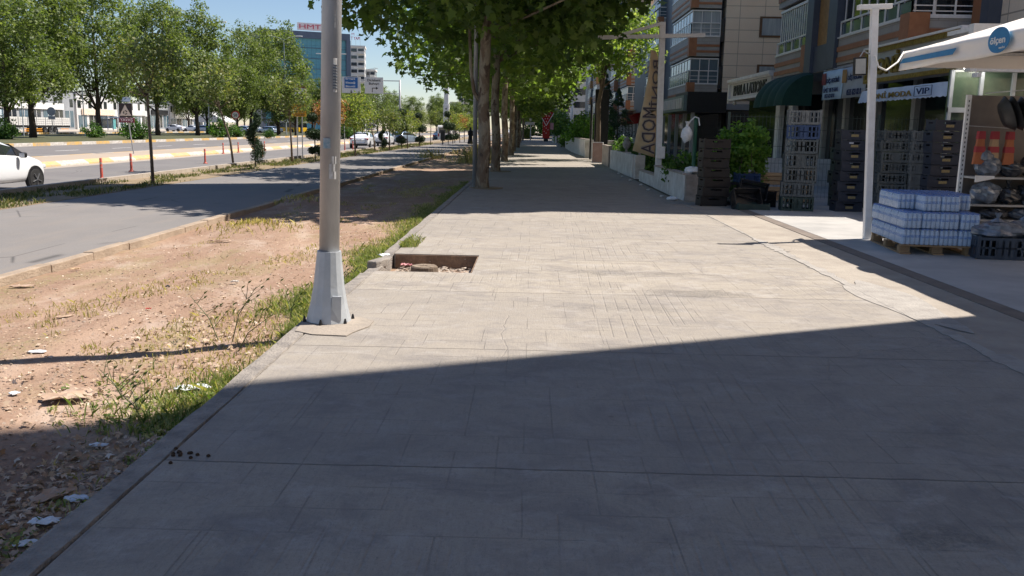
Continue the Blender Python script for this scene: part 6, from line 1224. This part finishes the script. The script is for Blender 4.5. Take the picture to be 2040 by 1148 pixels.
for i,(x,y,z,a,b_,c_,mt) in enumerate(bag): crumple('plastic_bag',bl_[i],'bag',(x,y,z),(a,b_,c_),mt,20+i,'bagged goods on the grocery shelf',knot=i%2==0)
M_BR1=pm('orange broom',(.42,.14,.06),(.32,.11,.05),30,.8,stretch=(12,12,.5));M_BR2=pm('red broom band',(.34,.035,.045),None,6,.6);M_BR3=pm('straw broom',(.46,.31,.18),(.36,.23,.13),30,.8,stretch=(12,12,.5))
for i,(x,mt,l) in enumerate(((6.86,M_BR1,'orange brush head hanging leftmost on the shelf rail'),(7.07,M_BR3,'red and straw brush head in the middle of the rail'),(7.3,M_BR1,'orange brush head hanging rightmost on the rail'))):
    t=thing('brush_head',l,'brush',(x,13.78,0),0,'brush heads hanging on the shelf');t.scale=(.82,1,1);MB().prism([(-.05,1.66),(.05,1.66),(.105,1.2),(-.105,1.2)],-.03,.03,'y').obj('bristles',mt,t);MB().prism([(-.056,1.70),(.056,1.70),(.07,1.58),(-.07,1.58)],-.04,.04,'y').obj('cap_band',M_BR2,t);MB().prism([(-.083,1.47),(.083,1.47),(.09,1.38),(-.09,1.38)],-.035,.035,'y').obj('red_band',M_BR2,t)
for i,(x,l) in enumerate(((7.02,'black round tub hanging leftmost'),(7.13,'black round tub hanging in the middle'),(7.27,'black round tub hanging rightmost with a pale rim'))):
    M=Matrix.Translation((x,13.55,1.93))@Matrix.Rotation(R(68),4,'Y')@Matrix.Rotation(R(14),4,'X');t=thing('rubber_tub',l,'tub',(0,0,0),0,'black tubs hanging from the shelf');MB().lathe([(.18,.0),(.26,.10),(.265,.105),(.25,.1),(.17,.012)],26,M=M).obj('tub',M_BLACK,t,smooth=True);MB().lathe([(.262,.10),(.27,.104),(.262,.11)],26,M=M).obj('rim',M_GREYR if i==2 else M_RUB,t)
c=crate('slate blue crate full of bagged goods, nearest the right edge',6.35,11.95,.008,R(-8),pm('slate plastic',(.05,.065,.09),(.04,.05,.07),6,.45),.30,0,None,w=.72,d=.55);crumple('plastic_bag','knotted cloudy bags heaped in the slate blue crate','bag',(6.3,11.95,.24),(.34,.24,.13),M_CBAG,41);crumple('plastic_bag','second cloudy bag at the right of the slate crate','bag',(6.75,12.1,.26),(.25,.2,.13),M_CBAG,42)
crate('slate crate behind the bag-filled one at the right edge',7.15,12.3,.008,R(-8),MATS['slate plastic'],.30,0,None,w=.72,d=.55)
